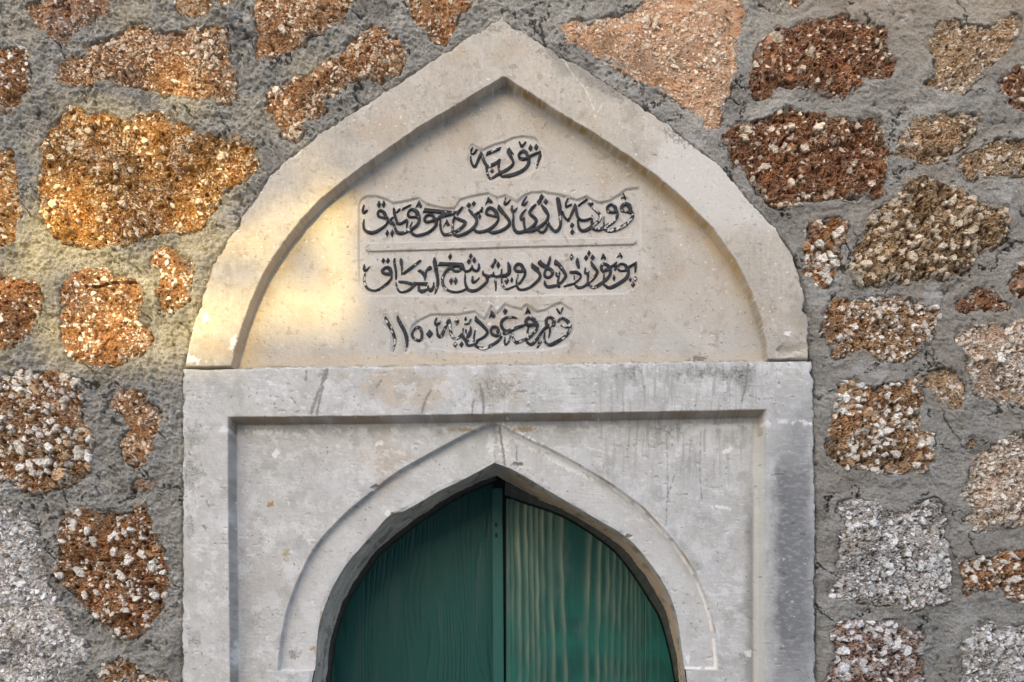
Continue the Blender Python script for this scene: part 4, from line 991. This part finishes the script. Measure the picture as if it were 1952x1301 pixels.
# dark timber lining under the arch
def lining(outer, inner, n=160):
    o_, i_ = resample(outer, n), resample(inner, n)
    rows = [(o_, D_DOOR - 2), (i_, D_DOOR + 2), (i_, D_DOOR + 40)]
    V = np.concatenate([to_world(p[:, 0], p[:, 1], np.full(n, -d)) for p, d in rows]) - dz
    i = np.arange(n - 1)
    F = np.concatenate([np.stack([i + r * n, i + r * n + n, i + r * n + n + 1, i + r * n + 1], -1) for r in range(2)])
    t = np.linspace(0, 1, n)
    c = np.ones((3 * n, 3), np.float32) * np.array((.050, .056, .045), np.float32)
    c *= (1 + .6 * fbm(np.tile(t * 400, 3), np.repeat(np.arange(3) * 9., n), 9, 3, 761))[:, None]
    return V, F, c
br_out = deep(spline(BACK_R, 4), D_DOOR) + np.array([[6, -6]])
in_r = deep(spline([(962,944)] + [(q[0] + 3, q[1] - 2) for q in LEAF_R[1:]], 5), DR)
V, F, c = lining(br_out, in_r)
me = raw_mesh("door_lining", V, F[:, ::-1], c); link("door_lining", me, door, M_DOOR)
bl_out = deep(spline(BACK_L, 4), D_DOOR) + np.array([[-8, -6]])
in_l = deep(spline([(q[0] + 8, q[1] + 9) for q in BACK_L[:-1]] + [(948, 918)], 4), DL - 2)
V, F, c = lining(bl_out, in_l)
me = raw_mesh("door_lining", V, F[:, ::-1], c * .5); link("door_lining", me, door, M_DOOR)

# ------------------------------------------------------------------ lane and unseen houses and tree added to cut the sun to a patch
def box_mesh(name, lo, hi, parent, mat):
    xs_, ys_, zs_ = zip(lo, hi)
    v = [(a, b, c) for a in xs_ for b in ys_ for c in zs_]
    f = [(0, 1, 3, 2), (4, 6, 7, 5), (0, 4, 5, 1), (2, 3, 7, 6), (0, 2, 6, 4), (1, 5, 7, 3)]
    me = bpy.data.meshes.new(name); me.from_pydata(v, [], f); me.update()
    return link(name, me, parent, mat)

n = 40
me = bpy.data.meshes.new("lane")
me.from_pydata([(-200, -200, 0), (200, -200, 0), (200, 200, 0), (-200, 200, 0)], [], [(0, 1, 2, 3)])
lane = link("lane", me, None, plain_mat("lane_paving", (.28, .27, .25), .9, (3, .25)))
lane["kind"] = "structure"

def house(name, label, x0, x1, y0, y1, eave, ridge, rgbv):
    h_ = empty(name, ((x0 + x1) / 2, y1, 0), label, "house")
    o_ = np.array(h_.location)
    ym = (y0 + y1) / 2
    def mk(nm, V, F, mat):
        me = bpy.data.meshes.new(nm); me.from_pydata([tuple(np.array(v) - o_) for v in V], [], F); me.update()
        return link(nm, me, h_, mat)
    mk("wall", [(x0,y0,0),(x1,y0,0),(x1,y1,0),(x0,y1,0),(x0,y0,eave),(x1,y0,eave),(x1,y1,eave),(x0,y1,eave),(x0,ym,ridge),(x1,ym,ridge)],
       [(0,4,8,7,3),(1,2,6,9,5),(2,3,7,6),(0,1,5,4)], plain_mat(name + "_render", rgbv, .9, (4, .15)))
    g = .25
    V = []
    for yy, zz in ((y0 - g, eave - .1), (ym, ridge + .12), (y1 + g, eave - .1)):
        V += [(x0 - g, yy, zz), (x1 + g, yy, zz), (x0 - g, yy, zz + .14), (x1 + g, yy, zz + .14)]
    mk("roof", V, [(2,3,7,6),(6,7,11,10),(0,4,5,1),(4,8,9,5),(0,1,3,2),(8,10,11,9),(0,2,6,4),(4,6,10,8),(1,5,7,3),(5,9,11,7)],
       plain_mat(name + "_tiles", (.28, .12, .07), .85, (9, .3)))
    for i in range(2):
        for zz in np.arange(1.0, eave - 1.3, 2.4):
            cx_ = x0 + (x1 - x0) * (.3 + .4 * i)
            me = bpy.data.meshes.new("window")
            V = [(a, b, c) for a in (cx_ - .4, cx_ + .4) for b in (y1 - .05, y1 + .04) for c in (zz, zz + 1.2)]
            me.from_pydata([tuple(np.array(v) - o_) for v in V], [], [(0,1,3,2),(4,6,7,5),(0,4,5,1),(2,3,7,6),(0,2,6,4),(1,5,7,3)]); me.update()
            link("window", me, h_, plain_mat(name + "_shutter", (.06, .07, .06), .5, (30, .3)))
    return h_
house("sun_mask_tall_house", "tall plastered house added unseen across the lane, blocking the sun at the right", -2.09, 7.5, -15, -8, 6.6, 8.4, (.50, .47, .42))  # unseen, added so its corner ends the sun patch
house("sun_mask_low_house", "low plastered house added unseen across the lane, blocking the sun low on the left", -9.5, -2.45, -13, -9, 3.5, 4.72, (.50, .46, .40))  # unseen, added so its ridge sets the sun patch's lower edge
lh = bpy.data.objects["sun_mask_low_house"]
me = bpy.data.meshes.new("chimney")  # unseen chimney, added to trim the sun patch
cv = [(a - lh.location.x, b - lh.location.y, c) for a in (-2.95, -2.5) for b in (-11.3, -10.8) for c in (4.3, 5.02)]
me.from_pydata(cv, [], [(0,1,3,2),(4,6,7,5),(0,4,5,1),(2,3,7,6),(0,2,6,4),(1,5,7,3)]); me.update()
link("chimney", me, lh, plain_mat("chimney_render", (.45, .40, .34)))  # added to trim the lower right corner of the sun patch
# unseen tree added to shade the top of the sun patch: trunk, limbs and a crown of separate leaves
sun_mask_tree = empty("sun_mask_tree", (-4.1, -7.6, 0), "leafy tree put out of view to shade the wall", "sun_mask_tree")
rt_ = np.random.RandomState(12)
def tube(path, rad, nseg=8):
    V, F = [], []
    for i, (p, r) in enumerate(zip(path, rad)):
        p = np.array(p); t = np.array(path[min(i + 1, len(path) - 1)]) - np.array(path[max(i - 1, 0)])
        t = t / np.linalg.norm(t); a = np.cross(t, (0, 1, .2)); a /= np.linalg.norm(a); b = np.cross(t, a)
        V += [tuple(p + r * (math.cos(2 * math.pi * k / nseg) * a + math.sin(2 * math.pi * k / nseg) * b)) for k in range(nseg)]
    for i in range(len(path) - 1):
        F += [(i * nseg + k, i * nseg + (k + 1) % nseg, (i + 1) * nseg + (k + 1) % nseg, (i + 1) * nseg + k) for k in range(nseg)]
    return V, F
V, F = tube([(0,0,0),(.05,0,1.2),(.0,.05,2.5),(.1,0,3.8),(.15,0,5.2),(.1,.1,6.6)], [.2,.17,.15,.12,.09,.04])
for a in range(6):
    an = a * 1.05; z0 = 3.6 + .45 * a
    v, f = tube([(.1,0,z0),(.7 * math.cos(an),.7 * math.sin(an),z0 + .7),(1.5 * math.cos(an),1.5 * math.sin(an),z0 + 1.2)], [.07,.05,.02])
    F += [tuple(q + len(V) for q in fa) for fa in f]; V += v
v, f = tube([(.15,0,4.4),(1.2,.05,5.15),(2.6,0,5.25)], [.07,.05,.02]); F += [tuple(q + len(V) for q in fa) for fa in f]; V += v
me = bpy.data.meshes.new("trunk"); me.from_pydata(V, [], F); me.update()
link("trunk", me, sun_mask_tree, plain_mat("sun_mask_bark", (.12, .09, .06), .95, (14, .4)))
cl = rt_.normal(size=(95, 3)); cl /= np.linalg.norm(cl, axis=1)[:, None]
cl = cl * (rt_.rand(95, 1) ** .4) * np.array([2.9, 1.3, 1.35]) + np.array([.3, 0, 5.9])
lobe = rt_.normal(size=(9, 3)) * np.array([.16, .3, .08]) + np.array([2.50, 0, 5.05])   # leaf lobe added to shade the sun patch's upper right
cl[-9:] = lobe
pts = (cl[:, None] + rt_.normal(size=(95, 90, 3)) * .27).reshape(-1, 3)
ax1 = rt_.normal(size=pts.shape); ax1 /= np.linalg.norm(ax1, axis=1)[:, None]
ax2 = np.cross(ax1, rt_.normal(size=pts.shape)); ax2 /= np.linalg.norm(ax2, axis=1)[:, None]
V = np.stack([pts - ax1 * .10, pts + ax2 * .05, pts + ax1 * .10, pts - ax2 * .05], 1).reshape(-1, 3)
me = raw_mesh("crown", V, np.arange(len(V)).reshape(-1, 4))
link("crown", me, sun_mask_tree, plain_mat("sun_mask_leaves", (.06, .10, .03), .7, (6, .4)))
